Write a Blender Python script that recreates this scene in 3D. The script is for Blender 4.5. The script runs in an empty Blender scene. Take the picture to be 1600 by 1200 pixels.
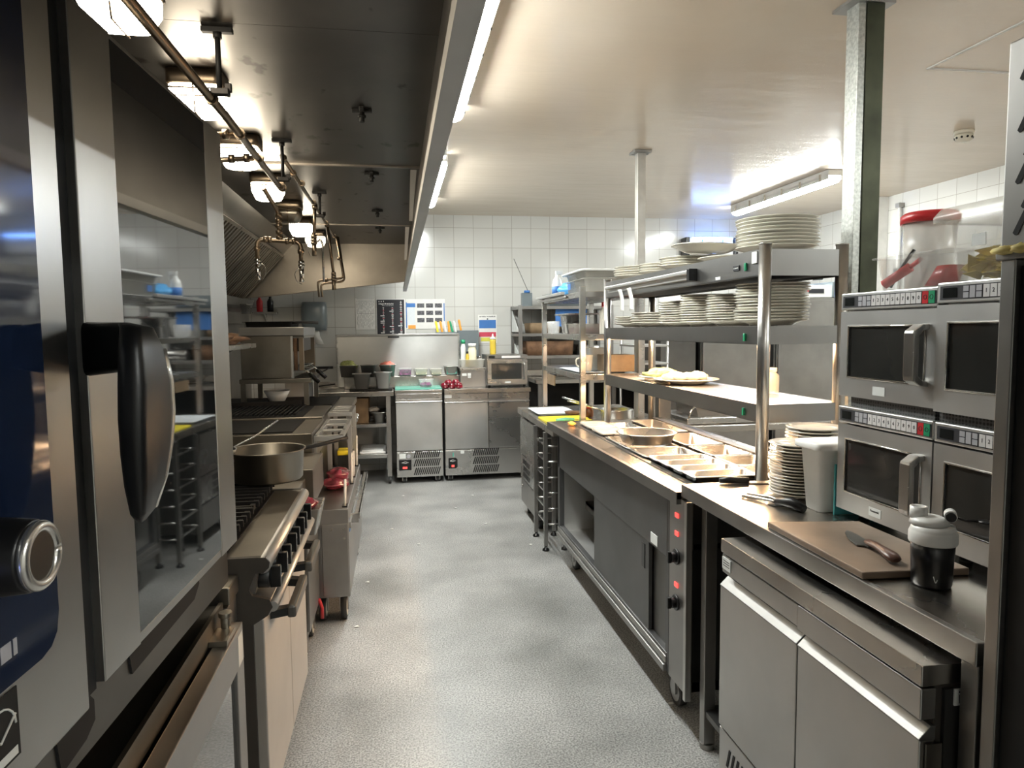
import bpy, bmesh, math, random
from mathutils import Vector, Matrix
random.seed(7)
R = math.radians
SC = bpy.context.scene
COL = SC.collection
# ------------------------------------------------------------------ camera
cam_d = bpy.data.cameras.new('camera'); cam = bpy.data.objects.new('camera', cam_d); COL.objects.link(cam)
FPX = 1090.0
cam_d.sensor_fit = 'HORIZONTAL'; cam_d.sensor_width = 36.0; cam_d.lens = 36.0*FPX/1600.0
cam_d.clip_start = 0.02; cam_d.clip_end = 60
th, ph, ro = math.atan(180/FPX), math.atan(86/FPX), 0.010
fw = Vector((math.sin(th)*math.cos(ph), math.cos(th)*math.cos(ph), -math.sin(ph)))
r0 = Vector((math.cos(th), -math.sin(th), 0)); u0 = r0.cross(fw)
rt = r0*math.cos(ro) - u0*math.sin(ro); up = u0*math.cos(ro) + r0*math.sin(ro)
cam.matrix_world = Matrix(((rt.x, up.x, -fw.x, 0), (rt.y, up.y, -fw.y, 0), (rt.z, up.z, -fw.z, 1.43), (0, 0, 0, 1)))
SC.camera = cam
# ------------------------------------------------------------------ world, exposure
w = bpy.data.worlds.new('world'); SC.world = w; w.use_nodes = True
w.node_tree.nodes['Background'].inputs[0].default_value = (0.05, 0.055, 0.06, 1)
w.node_tree.nodes['Background'].inputs[1].default_value = 0.3
SC.view_settings.view_transform = 'Standard'; SC.view_settings.look = 'None'
SC.view_settings.gamma = 1; SC.view_settings.use_curve_mapping = False
SC.view_settings.exposure = 0.83
SC.cycles.sample_clamp_indirect = 4.0
L_TUBE, L_HOOD, L_HEAT = 75.0, 20.0, 140.0     # strength of the ceiling tubes, the hood lamps, the gantry heat lamps
C_TUBE, C_HOOD, C_HEAT = (.96, 1.0, .97), (1.0, .88, .68), (1.0, .64, .36)

# ------------------------------------------------------------------ mesh builder
class MB:
    def __init__(s): s.v = []; s.f = []; s.sm = []
    def add(s, vs, fs, smooth=False):
        o = len(s.v); s.v += [tuple(p) for p in vs]
        s.f += [tuple(i+o for i in f) for f in fs]; s.sm += [smooth]*len(fs); return s
    def box(s, x0, x1, y0, y1, z0, z1):
        vs = [(x, y, z) for z in (z0, z1) for y in (y0, y1) for x in (x0, x1)]
        return s.add(vs, [(0, 2, 3, 1), (4, 5, 7, 6), (0, 1, 5, 4), (2, 6, 7, 3), (0, 4, 6, 2), (1, 3, 7, 5)])
    def prism(s, pts, a, b, axis='z'):
        n = len(pts)
        def P(p, t): return {'z': (p[0], p[1], t), 'y': (p[0], t, p[1]), 'x': (t, p[0], p[1])}[axis]
        vs = [P(p, a) for p in pts] + [P(p, b) for p in pts]
        return s.add(vs, [tuple(range(n))[::-1], tuple(range(n, 2*n))] + [(i, (i+1) % n, n+(i+1) % n, n+i) for i in range(n)])
    def hexa(s, a, b):      # two quads of 4 points each, joined
        return s.add(list(a)+list(b), [(3, 2, 1, 0), (4, 5, 6, 7)] + [(i, (i+1) % 4, 4+(i+1) % 4, 4+i) for i in range(4)])
    def cyl(s, p0, p1, r, r1=None, n=16, smooth=True):
        p0, p1 = Vector(p0), Vector(p1); r1 = r if r1 is None else r1
        d = (p1-p0).normalized(); a = d.orthogonal().normalized(); b = d.cross(a)
        vs = []
        for p, q in ((p0, r), (p1, r1)):
            for i in range(n):
                t = 2*math.pi*i/n; vs.append(p + (a*math.cos(t)+b*math.sin(t))*q)
        s.add(vs, [(i, (i+1) % n, n+(i+1) % n, n+i) for i in range(n)], smooth)
        return s.add(vs, [tuple(range(n))[::-1], tuple(range(n, 2*n))])
    def tube(s, pts, r, n=8, fil=0.0):
        pts = [Vector(p) for p in pts]
        if fil > 0 and len(pts) > 2:
            q = [pts[0]]
            for i in range(1, len(pts)-1):
                a, b, c = pts[i-1], pts[i], pts[i+1]
                f = min(fil, (a-b).length*.49, (c-b).length*.49)
                p, e = b+(a-b).normalized()*f, b+(c-b).normalized()*f
                for k in range(6):
                    t = k/5; q.append(p*(1-t)**2 + b*2*t*(1-t) + e*t*t)
            q.append(pts[-1]); pts = q
        rings = []; a = None
        for i, p in enumerate(pts):
            d = (pts[min(i+1, len(pts)-1)] - pts[max(i-1, 0)]).normalized()
            a = d.orthogonal().normalized() if a is None else (a - d*a.dot(d)).normalized()
            b = d.cross(a)
            rr_ = r[i] if isinstance(r, (list, tuple)) else r
            rings.append([p + (a*math.cos(2*math.pi*k/n)+b*math.sin(2*math.pi*k/n))*rr_ for k in range(n)])
        return s.loft(rings)
    def loft(s, rings, smooth=True, caps=True):
        n = len(rings[0]); vs = [p for g in rings for p in g]; fs = []
        for j in range(len(rings)-1):
            for i in range(n):
                fs.append((j*n+i, j*n+(i+1) % n, (j+1)*n+(i+1) % n, (j+1)*n+i))
        s.add(vs, fs, smooth)
        if caps: s.add(list(rings[0])+list(rings[-1]), [tuple(range(n))[::-1], tuple(range(n, 2*n))])
        return s
    def lathe(s, prof, c=(0, 0, 0), n=32, sx=1, sy=1):
        rings = [[(c[0]+sx*r*math.cos(2*math.pi*i/n), c[1]+sy*r*math.sin(2*math.pi*i/n), c[2]+z) for i in range(n)] for r, z in prof]
        return s.loft(rings, True, True)
    def blob(s, c, rx, ry, rz, amp=.15, seed=0, nu=14, nv=8, zmin=None, fr=3.0):
        rnd = random.Random(seed); ph_ = [rnd.uniform(0, 6.28) for _ in range(6)]
        rings = []
        for j in range(nv+1):
            v = math.pi*(j+.02)/(nv+.04); g = []
            for i in range(nu):
                u = 2*math.pi*i/nu
                k = 1+amp*(math.sin(fr*u+ph_[0]+2*v)*.5+math.sin(2*fr*v+ph_[1]+u)*.35+math.sin(5*u-3*v+ph_[2])*.3+rnd.uniform(-.3, .3))
                z = c[2]-math.cos(v)*rz*k
                if zmin is not None: z = max(z, zmin)
                g.append((c[0]+rx*k*math.sin(v)*math.cos(u), c[1]+ry*k*math.sin(v)*math.sin(u), z))
            rings.append(g)
        return s.loft(rings)
    def tf(s, M):
        s.v = [tuple(M @ Vector(p)) for p in s.v]; return s
def rr(x0, x1, y0, y1, r, z, n=4):
    o = []
    for cx, cy, a in ((x1-r, y1-r, 0), (x0+r, y1-r, 90), (x0+r, y0+r, 180), (x1-r, y0+r, 270)):
        for i in range(n+1):
            t = R(a+90*i/n); o.append((cx+r*math.cos(t), cy+r*math.sin(t), z))
    return o
def basin(mb, x0, x1, y0, y1, z0, z1, rim=.012, taper=.01, r=.02, th_=.002, n=4):
    t, k = taper, th_
    def g(i, z, rad): return rr(x0+i, x1-i, y0+i, y1-i, max(rad, .002), z, n)
    return mb.loft([g(rim+t, z0, r), g(rim, z1-.003, r), g(0, z1-.003, r+rim*.5), g(0, z1, r+rim*.5), g(rim+k, z1, r), g(rim+t+k, z0+k, r)])
def rootmat(o):
    while o.parent is not None: o = o.parent
    return Matrix.LocRotScale(o.location, o.rotation_euler, None)
MATS = {}
def build(name, mb, mat, parent=None, loc=None, bev=0.0, local=False, seg=2):
    """one mesh object; vertices are in world metres unless local"""
    me = bpy.data.meshes.new(name); me.from_pydata(mb.v, [], mb.f)
    for p, q in zip(me.polygons, mb.sm): p.use_smooth = q
    bm = bmesh.new(); bm.from_mesh(me); bmesh.ops.remove_doubles(bm, verts=bm.verts, dist=1e-6)
    bmesh.ops.recalc_face_normals(bm, faces=bm.faces); bm.to_mesh(me); bm.free()
    o = bpy.data.objects.new(name, me); COL.objects.link(o)
    if mat: me.materials.append(MATS[mat] if isinstance(mat, str) else mat)
    if parent is not None:
        o.parent = parent
        if not local: me.transform(rootmat(parent).inverted())
    elif loc is not None:
        if not local: me.transform(Matrix.Translation(-Vector(loc)))
        o.location = loc
    if bev > 0:
        m = o.modifiers.new('bevel', 'BEVEL'); m.width = bev; m.segments = seg; m.limit_method = 'ANGLE'; m.angle_limit = R(50)
    return o
def thing(name, label, cat, loc=(0, 0, 0), rz=0.0, group=None):
    o = bpy.data.objects.new(name, None); COL.objects.link(o); o.empty_display_size = .05
    o.location = loc; o.rotation_euler = (0, 0, rz); return tag(o, label, cat, group)
def tag(o, label, cat, group=None, kind=None):
    o['label'] = label; o['category'] = cat
    if group: o['group'] = group
    if kind: o['kind'] = kind
    return o
def struct(name, mb, mat, bev=0, label=None):
    o = build(name, mb, mat, bev=bev); o['kind'] = 'structure'
    if label: o['label'] = label
    return o
def solo(name, mb, mat, label, cat, loc, group=None, bev=0.0, local=False):
    return tag(build(name, mb, mat, loc=loc, bev=bev, local=local), label, cat, group)
def text(name, s, size, M, mat, parent=None, depth=.0004, align='CENTER'):
    cu = bpy.data.curves.new(name, 'FONT'); cu.body = s; cu.size = size; cu.align_x = align; cu.align_y = 'CENTER'; cu.extrude = depth; cu.resolution_u = 2
    t = bpy.data.objects.new(name, cu); COL.objects.link(t)
    me = bpy.data.meshes.new_from_object(t.evaluated_get(bpy.context.evaluated_depsgraph_get()))
    bpy.data.objects.remove(t); bpy.data.curves.remove(cu)
    me.transform(M); o = bpy.data.objects.new(name, me); COL.objects.link(o); me.materials.clear(); me.materials.append(MATS[mat])
    if parent is not None: o.parent = parent; me.transform(rootmat(parent).inverted())
    return o
def scribble(a, b_, z, hgt, seed=1):   # illegible small print as (start, end, z0, z1) strokes
    rd_ = random.Random(seed); o = []; a0 = a
    while a0 < b_:
        w__ = rd_.uniform(.35, .9)*hgt; o.append((a0, min(a0+w__, b_), z-hgt/2*rd_.uniform(.5, 1), z+hgt/2*rd_.uniform(.5, 1))); a0 += w__+hgt*rd_.choice((.2, .25, .3, .8))
    return o
def face_mx(x, y, z):   # text plane facing -x (towards the aisle from the right side)
    return Matrix(((0, 0, -1, x), (-1, 0, 0, y), (0, 1, 0, z), (0, 0, 0, 1)))
def face_px(x, y, z):   # facing +x
    return Matrix(((0, 0, 1, x), (1, 0, 0, y), (0, 1, 0, z), (0, 0, 0, 1)))
def face_my(x, y, z):   # facing -y (towards the camera)
    return Matrix(((1, 0, 0, x), (0, 0, -1, y), (0, 1, 0, z), (0, 0, 0, 1)))

# ------------------------------------------------------------------ materials
def node_mat(name):
    m = bpy.data.materials.new(name); m.use_nodes = True; MATS[name] = m
    nt = m.node_tree; return m, nt, nt.nodes['Principled BSDF']
def noise(nt, scale, detail=3, vec=None, mscale=None, coord='Object'):
    tc = nt.nodes.new('ShaderNodeTexCoord'); mp = nt.nodes.new('ShaderNodeMapping'); n = nt.nodes.new('ShaderNodeTexNoise')
    nt.links.new(tc.outputs[coord], mp.inputs[0]); nt.links.new(mp.outputs[0], n.inputs['Vector'])
    if mscale: mp.inputs['Scale'].default_value = mscale
    n.inputs['Scale'].default_value = scale; n.inputs['Detail'].default_value = detail; return n.outputs['Fac']
def ramp(nt, fac, stops):
    r = nt.nodes.new('ShaderNodeValToRGB'); nt.links.new(fac, r.inputs[0]); e = r.color_ramp.elements
    e[0].position, e[0].color = stops[0][0], (*stops[0][1], 1); e[1].position, e[1].color = stops[1][0], (*stops[1][1], 1)
    for p, c in stops[2:]: k = e.new(p); k.color = (*c, 1)
    return r.outputs[0]
def mrange(nt, fac, a, b):
    m = nt.nodes.new('ShaderNodeMapRange'); nt.links.new(fac, m.inputs[0]); m.inputs[3].default_value = a; m.inputs[4].default_value = b; return m.outputs[0]
def bump(nt, h, b, strength, dist=.002):
    n = nt.nodes.new('ShaderNodeBump'); nt.links.new(h, n.inputs['Height']); n.inputs['Strength'].default_value = strength; n.inputs['Distance'].default_value = dist
    nt.links.new(n.outputs[0], b.inputs['Normal'])
def plain(name, col, rough=.4, metal=0.0, var=.06, sc=12, bmp=0.0, spec=None, coat=0, emis=None, trans=0, ior=None, alpha=None, sss=0):
    m, nt, b = node_mat(name)
    f = noise(nt, sc, 4)
    lo = tuple(max(0, c*(1-var)) for c in col); hi = tuple(min(1, c*(1+var)) for c in col)
    nt.links.new(ramp(nt, f, [(.3, lo), (.7, hi)]), b.inputs['Base Color'])
    b.inputs['Roughness'].default_value = rough; b.inputs['Metallic'].default_value = metal
    if bmp: bump(nt, f, b, bmp)
    if spec is not None: b.inputs['Specular IOR Level'].default_value = spec
    if coat: b.inputs['Coat Weight'].default_value = coat; b.inputs['Coat Roughness'].default_value = .05
    if trans: b.inputs['Transmission Weight'].default_value = trans
    if ior: b.inputs['IOR'].default_value = ior
    if alpha is not None: b.inputs['Alpha'].default_value = alpha
    if emis: b.inputs['Emission Color'].default_value = (*emis[0], 1); b.inputs['Emission Strength'].default_value = emis[1]
    return m
def steel(name, col=(.60, .585, .56), rough=.27, brush=(1, 1, 10), var=.10, dirt=.0, wave=.0, rv=.06, aniso=0):
    m, nt, b = node_mat(name)
    f = noise(nt, 9, 3, mscale=brush); g = noise(nt, 3.2, 5)
    lo = tuple(c*(1-var-dirt) for c in col); hi = tuple(min(1, c*(1+var*.5)) for c in col)
    nt.links.new(ramp(nt, g, [(.32, lo), (.62, hi)]), b.inputs['Base Color'])
    b.inputs['Metallic'].default_value = 1.0
    mx = nt.nodes.new('ShaderNodeMath'); mx.operation = 'ADD'
    nt.links.new(mrange(nt, f, rough-rv*.15, rough+rv*.15), mx.inputs[0]); nt.links.new(mrange(nt, g, -.05, .06+dirt*.3), mx.inputs[1])
    nt.links.new(mx.outputs[0], b.inputs['Roughness'])
    if aniso:
        b.inputs['Anisotropic'].default_value = aniso; b.inputs['Anisotropic Rotation'].default_value = .25; tg = nt.nodes.new('ShaderNodeTangent'); tg.direction_type = 'RADIAL'; tg.axis = 'Z'; nt.links.new(tg.outputs[0], b.inputs['Tangent'])
    ad = nt.nodes.new('ShaderNodeMath'); ad.operation = 'MULTIPLY_ADD'
    nt.links.new(noise(nt, 1.6, 2), ad.inputs[0]); ad.inputs[1].default_value = 5.0+4*wave; ml = nt.nodes.new('ShaderNodeMath'); ml.operation = 'MULTIPLY'; ml.inputs[1].default_value = .2; nt.links.new(noise(nt, 7, 2), ml.inputs[0]); nt.links.new(ml.outputs[0], ad.inputs[2])
    bump(nt, ad.outputs[0], b, .04+.09*wave, .001)
    return m
def emit(name, col, st, base=(.9, .88, .8)):
    m, nt, b = node_mat(name); b.inputs['Base Color'].default_value = (*base, 1)
    b.inputs['Emission Color'].default_value = (*col, 1); b.inputs['Emission Strength'].default_value = st; return m

steel('steel', (.54, .53, .51)); steel('steel_v', (.52, .51, .49), .30, brush=(20, 20, .6)); steel('steel_h', (.50, .49, .475), brush=(.6, .6, 20), rough=.32)
steel('steel_bright', (.47, .465, .45), .33, wave=1.0, brush=(8, 1, 1), aniso=.6); steel('steel_mw', (.60, .595, .58), .44, brush=(1, 1, 8)); steel('steel_edge', (.36, .355, .345), .36, brush=(1, 1, 8)); steel('steel_black', (.085, .08, .072), .38, brush=(1, 1, 1), dirt=.2); steel('steel_door', (.64, .61, .57), .50, brush=(1, 1, 1)); steel('chrome', (.72, .70, .66), .10, rv=.03)
steel('steel_dull', (.36, .35, .335), .36, dirt=.12); steel('steel_dark', (.19, .185, .175), .40, dirt=.15)
steel('steel_greasy', (.33, .30, .255), .30, dirt=.25); steel('steel_top', (.56, .53, .49), .24, dirt=.18, wave=.6, brush=(1, 1, 1))
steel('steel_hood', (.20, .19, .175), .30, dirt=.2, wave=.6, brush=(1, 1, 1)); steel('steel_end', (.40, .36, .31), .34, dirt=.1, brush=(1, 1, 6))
steel('steel_cup', (.185, .185, .185), .45, dirt=.10, rv=.05); steel('copper', (.30, .235, .17), .32, dirt=.25, brush=(1, 1, 1))
steel('alu', (.70, .69, .67), .42, rv=.05)
plain('black_plastic', (.006, .006, .0065), .30, var=.1); plain('handle_black', (.004, .004, .0045), .38, var=.1); plain('black_matt', (.018, .017, .016), .6, bmp=.1)
plain('iron', (.030, .027, .025), .5, metal=.6, bmp=.3, sc=60); plain('rubber', (.03, .03, .03), .7)
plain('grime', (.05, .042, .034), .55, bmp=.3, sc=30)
plain('white_plastic', (.80, .80, .78), .32); plain('white_matt', (.78, .77, .74), .6); plain('paper', (.80, .79, .76), .75)
plain('cream_plastic', (.74, .70, .60), .4); plain('china', (.66, .63, .55), .12, var=.02, coat=.4)
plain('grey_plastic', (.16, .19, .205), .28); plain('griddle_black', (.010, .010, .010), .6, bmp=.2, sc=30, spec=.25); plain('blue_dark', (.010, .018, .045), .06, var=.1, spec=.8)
plain('red', (.55, .03, .035), .3); plain('green', (.02, .30, .14), .35); plain('teal', (.06, .33, .36), .45)
plain('yellow', (.80, .68, .04), .4); plain('orange', (.85, .36, .05), .45); plain('blue', (.06, .22, .62), .45); plain('blue_bag', (.10, .42, .85), .25, bmp=.6, sc=20)
plain('wood_board', (.195, .14, .10), .5, var=.30, sc=6, bmp=.1); plain('green_board', (.12, .42, .33), .45); plain('brown_handle', (.10, .045, .03), .35)
plain('card', (.20, .135, .075), .8, var=.25); plain('cloth_brown', (.16, .085, .045), .9, bmp=.8, sc=18, var=.4)
plain('meat', (.19, .025, .045), .22, var=.75, sc=28, bmp=.6, coat=.6); plain('onion', (.20, .008, .022), .2, var=.4, sc=30, coat=.5)
plain('lettuce', (.38, .40, .14), .6, var=.5, sc=40, bmp=.8); plain('tomato', (.75, .20, .14), .4, var=.3, sc=40); plain('purple', (.30, .08, .22), .5, var=.7, sc=60)
plain('crisps', (.80, .62, .22), .65, var=.35, sc=20, bmp=.5); plain('food_pale', (.85, .78, .58), .5, var=.15, sc=30, bmp=.5); plain('mayo', (.80, .74, .55), .3); plain('mustard', (.62, .45, .05), .3)
plain('brown_glass', (.16, .06, .02), .1); plain('silver_ring', (.72, .70, .66), .25, metal=.9)
plain('tray_blue', (.70, .74, .77), .4); plain('ink', (.02, .02, .025), .7); plain('screen', (.012, .014, .014), .15); plain('key_grey', (.42, .42, .45), .5); plain('key_white', (.72, .70, .69), .5)
plain('dark_gap', (.008, .008, .008), .8); plain('blue_ink', (.05, .18, .50), .6); plain('red_ink', (.60, .06, .10), .6); plain('yellow_ink', (.72, .68, .10), .6); plain('pic_dark', (.09, .09, .10), .6, var=.9, sc=90)
plain('sticker', (.72, .74, .72), .5); plain('galv', (.42, .43, .40), .4, metal=.8, var=.25, sc=90)
plain('clear', (.92, .92, .90), .08, alpha=.22, var=.01, spec=.6); plain('clear_cloudy', (.80, .77, .70), .25, alpha=.42, var=.05)
plain('glass_door', (.008, .010, .011), .03, var=.2, spec=1.0, ior=1.95, sc=4)
plain('mw_glass', (.028, .028, .026), .07, var=.15, spec=.6, sc=4)
plain('olive_post', (.055, .06, .038), .5, metal=.7, var=.35, sc=8); plain('post_steel', (.55, .53, .49), .4, metal=.8, var=.12)
emit('e_tube', C_TUBE, L_TUBE); emit('e_hood', C_HOOD, L_HOOD); emit('e_heat', C_HEAT, L_HEAT); emit('e_blue', (.15, .35, 1.0), 14); emit('e_hood_dim', C_HOOD, 2.0)
emit('led_red', (1, .06, .05), 1.5, (.3, .02, .02)); emit('led_blue', (.05, .15, 1), 12); emit('led_white', (.8, .9, 1), 3)
# perforated black mesh
m, nt, b = node_mat('mesh_black')
tc = nt.nodes.new('ShaderNodeTexCoord'); vo = nt.nodes.new('ShaderNodeTexVoronoi'); vo.inputs['Scale'].default_value = 110; vo.inputs['Randomness'].default_value = .15
nt.links.new(tc.outputs['Object'], vo.inputs['Vector']); nt.links.new(ramp(nt, vo.outputs['Distance'], [(.25, (.004, .004, .004)), (.5, (.09, .09, .09))]), b.inputs['Base Color']); b.inputs['Roughness'].default_value = .5
# tiles: object coordinates, 200 mm
def tile_mat(name, axis):
    m, nt, b = node_mat(name)
    tc = nt.nodes.new('ShaderNodeTexCoord'); sp = nt.nodes.new('ShaderNodeSeparateXYZ'); cb = nt.nodes.new('ShaderNodeCombineXYZ')
    nt.links.new(tc.outputs['Object'], sp.inputs[0]); nt.links.new(sp.outputs[axis], cb.inputs[0]); nt.links.new(sp.outputs[2], cb.inputs[1])
    mp = nt.nodes.new('ShaderNodeMapping'); mp.inputs['Location'].default_value = (-.002, -.063, 0); nt.links.new(cb.outputs[0], mp.inputs[0])
    br = nt.nodes.new('ShaderNodeTexBrick'); br.offset = 0; br.inputs['Scale'].default_value = 1.0
    br.inputs['Brick Width'].default_value = .2; br.inputs['Row Height'].default_value = .2; br.inputs['Mortar Size'].default_value = .0022; br.inputs['Mortar Smooth'].default_value = .2
    br.inputs['Color1'].default_value = (.60, .595, .565, 1); br.inputs['Color2'].default_value = (.64, .635, .605, 1); br.inputs['Mortar'].default_value = (.36, .34, .30, 1)
    nt.links.new(mp.outputs[0], br.inputs['Vector']); nt.links.new(br.outputs['Color'], b.inputs['Base Color'])
    b.inputs['Roughness'].default_value = .16
    inv = nt.nodes.new('ShaderNodeMath'); inv.operation = 'SUBTRACT'; inv.inputs[0].default_value = 1; nt.links.new(br.outputs['Fac'], inv.inputs[1])
    ad = nt.nodes.new('ShaderNodeMath'); ad.operation = 'MULTIPLY_ADD'; nt.links.new(noise(nt, 4, 1), ad.inputs[0]); ad.inputs[1].default_value = .9; nt.links.new(inv.outputs[0], ad.inputs[2])
    bump(nt, ad.outputs[0], b, .35, .002)
tile_mat('tile_back', 0); tile_mat('tile_side', 1)
# floor: speckled safety vinyl, patchy sheen
m, nt, b = node_mat('floor_vinyl')
f1 = noise(nt, 150, 3); f2 = noise(nt, 2.2, 5)
mixc = nt.nodes.new('ShaderNodeMix'); mixc.data_type = 'RGBA'; mixc.blend_type = 'MULTIPLY'; mixc.inputs[0].default_value = 1
nt.links.new(ramp(nt, f1, [(.36, (.15, .15, .148)), (.64, (.44, .437, .428))]), mixc.inputs[6]); nt.links.new(ramp(nt, f2, [(.3, (.60, .60, .585)), (.62, (1.08, 1.07, 1.05))]), mixc.inputs[7])
nt.links.new(mixc.outputs[2], b.inputs['Base Color']); nt.links.new(mrange(nt, f2, .26, .50), b.inputs['Roughness']); bump(nt, f1, b, .35, .0012)
# ceiling: glossy cream paint, gently uneven, warm light tinted into its colour
m, nt, b = node_mat('ceiling_paint')
nt.links.new(ramp(nt, noise(nt, 1.2, 4), [(.3, (.67, .565, .45)), (.7, (.73, .635, .52))]), b.inputs['Base Color']); b.inputs['Roughness'].default_value = .20
ad = nt.nodes.new('ShaderNodeMath'); ad.operation = 'MULTIPLY_ADD'; nt.links.new(noise(nt, 1.5, 2, mscale=(1, 4, 1)), ad.inputs[0]); ad.inputs[1].default_value = 5; nt.links.new(noise(nt, 12, 3, mscale=(1, 3, 1)), ad.inputs[2])
bump(nt, ad.outputs[0], b, .16, .004)
# hood roof with burnt drip spots
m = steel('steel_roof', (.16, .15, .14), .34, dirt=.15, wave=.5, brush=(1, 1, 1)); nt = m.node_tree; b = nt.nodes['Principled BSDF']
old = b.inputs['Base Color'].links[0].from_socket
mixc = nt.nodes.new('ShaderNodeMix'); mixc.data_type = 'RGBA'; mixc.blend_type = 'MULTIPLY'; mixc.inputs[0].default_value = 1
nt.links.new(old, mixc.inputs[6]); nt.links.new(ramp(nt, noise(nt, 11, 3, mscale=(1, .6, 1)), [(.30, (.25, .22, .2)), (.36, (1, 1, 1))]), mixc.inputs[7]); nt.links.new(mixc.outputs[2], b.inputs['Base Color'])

ORD = ['topmost', 'second', 'third', 'fourth', 'fifth', 'sixth', 'seventh', 'eighth', 'ninth', 'tenth', 'eleventh', 'twelfth', 'thirteenth', 'fourteenth', 'fifteenth', 'sixteenth', 'seventeenth', 'eighteenth']
def nth(i): return ORD[0]+' plate' if i == 0 else ORD[i]+' plate from the top'

# ================================================================== THE ROOM
struct('floor', MB().box(-1.45, 4.5, -1.6, 7.25, -.06, 0), 'floor_vinyl')
struct('ceiling', MB().box(-1.45, 4.5, -1.6, 7.25, 2.59, 2.66), 'ceiling_paint')
struct('wall_back', MB().box(-1.45, 4.5, 7.2, 7.28, 0, 2.59), 'tile_back')
struct('wall_right', MB().box(4.43, 4.5, -1.6, 7.2, 0, 2.59), 'tile_side')
struct('wall_left', MB().box(-1.49, -1.42, -1.6, 7.2, 0, 2.59), 'steel_dull')
struct('wall_front', MB().box(-1.45, 4.5, -1.68, -1.6, 0, 2.59), 'tile_back')
struct('trim_1', MB().box(4.30, 4.43, 5.78, 6.16, 0, 2.59), 'white_matt', bev=.004, label='white boxed-in corner column on the right tiled wall')
struct('trim_2', MB().box(2.40, 2.412, 2.34, 2.9, 2.584, 2.592).box(2.40, 3.2, 2.9, 2.912, 2.584, 2.592), 'white_matt', label='thin joint of the access panel in the ceiling')
# ceiling tubes
def tube_light(x, y0, y1, label, w_=.055):
    t = thing('fluorescent_light', label, 'ceiling light', (x, (y0+y1)/2, 2.59), group='fluorescent tube lights on the ceiling')
    build('housing', MB().box(x-w_, x+w_, y0, y1, 2.545, 2.588).box(x-w_, x-w_+.004, y0, y1, 2.518, 2.55).box(x+w_-.004, x+w_, y0, y1, 2.518, 2.55), 'white_plastic', t)
    g = []
    ring = []
    for y, k in ((y0+.005, .6), (y0+.02, 1), (y1-.02, 1), (y1-.005, .6)):
        ring.append([(x+w_*.92*k*math.cos(a), y, 2.520+.030*k*math.sin(a)) for a in [math.pi+math.pi*i/8 for i in range(9)]])
    build('diffuser', MB().loft(ring), 'e_tube', t)
    mb = MB()
    for i in range(6):
        y = y0+.1+(y1-y0-.2)*i/5
        for s in (-1, 1): mb.box(x+s*(w_+.001)-.003, x+s*(w_+.001)+.003, y-.012, y+.012, 2.515, 2.57)
    build('clip', mb, 'chrome', t)
    return t
tube_light(.31, 2.25, 3.69, 'bright fluorescent light alongside the hood edge, nearest the camera')
tube_light(.31, 4.75, 6.25, 'fluorescent light beside the far end of the hood')
tube_light(3.25, 4.83, 6.37, 'fluorescent light on the ceiling above the tall fridges at right')
tube_light(1.5, -1.2, -.3, 'added fill light, unseen, on the ceiling above and behind the viewpoint')  # unseen tube, added to light the room from behind the camera
tube_light(3.25, .1, 1.1, 'added fill light, unseen, on the ceiling at the right outside the view')  # unseen tube, added to brighten the right side
mb = MB().box(.27, .35, 4.60, 4.70, 2.55, 2.588).box(.30, .32, 4.64, 4.76, 2.53, 2.55)
solo('cable_box', mb, 'white_plastic', 'small white junction box at the near end of the far fluorescent light', 'junction box', (.31, 4.65, 2.55), bev=.004)
# smoke detector
t = thing('smoke_detector', 'round cream smoke detector on the ceiling at right', 'smoke detector', (3.40, 3.80, 2.59))
build('base', MB().lathe([(.055, 0), (.055, -.012), (.05, -.02)], (3.40, 3.80, 2.59)), 'cream_plastic', t)
build('sensor', MB().lathe([(.045, -.02), (.05, -.03), (.045, -.05), (.03, -.062), (0.001, -.064)], (3.40, 3.80, 2.59)), 'cream_plastic', t)
mb = MB()
for k in range(10):
    a = 2*math.pi*k/10; mb.add([], []); c, s = math.cos(a), math.sin(a)
    mb.cyl((3.40+.044*c, 3.80+.044*s, 2.548), (3.40+.0505*c, 3.80+.0505*s, 2.548), .007, n=6)
build('vent_slot', mb, 'dark_gap', t)
# support posts
def post(x, y, z0, wx, wy, m1, label):
    t = thing('support_post', label, 'post', (x, y, z0))
    build('column', MB().box(x-wx, x+wx, y-wy, y+wy, z0, 2.585), m1, t, bev=.003)
    build('flange', MB().box(x-wx-.03, x+wx+.03, y-wy-.03, y+wy+.03, 2.575, 2.589).cyl((x-wx-.02, y, 2.57), (x-wx-.02, y, 2.576), .006, n=8).cyl((x+wx+.02, y, 2.57), (x+wx+.02, y, 2.576), .006, n=8), 'steel_dull', t, bev=.001)
post(1.62, 4.51, 0, .028, .028, 'post_steel', 'slim steel post from the floor to the ceiling behind the plate gantry')
t = thing('support_post', 'thick olive-grey galvanised post rising behind the microwaves', 'post', (1.715, 2.38, .0))
build('column', MB().box(1.685, 1.755, 2.34, 2.42, 0, 2.585), 'olive_post', t, bev=.002)
build('flange', MB().box(1.62, 1.79, 2.33, 2.45, 2.578, 2.589), 'steel_dull', t)
build('channel', MB().box(1.655, 1.685, 2.345, 2.415, 0, 2.585), 'galv', t, bev=.002)
# pipe on right wall
t = thing('conduit_pipe', 'thin white conduit running down the right tiled wall', 'pipe', (4.40, 5.6, 1.2))
build('pipe', MB().cyl((4.40, 5.6, 1.2), (4.40, 5.6, 2.5), .016), 'white_plastic', t)
build('saddle', MB().box(4.375, 4.43, 5.575, 5.625, 2.46, 2.50).box(4.375, 4.43, 5.575, 5.625, 1.9, 1.93), 'steel_dull', t)
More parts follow.
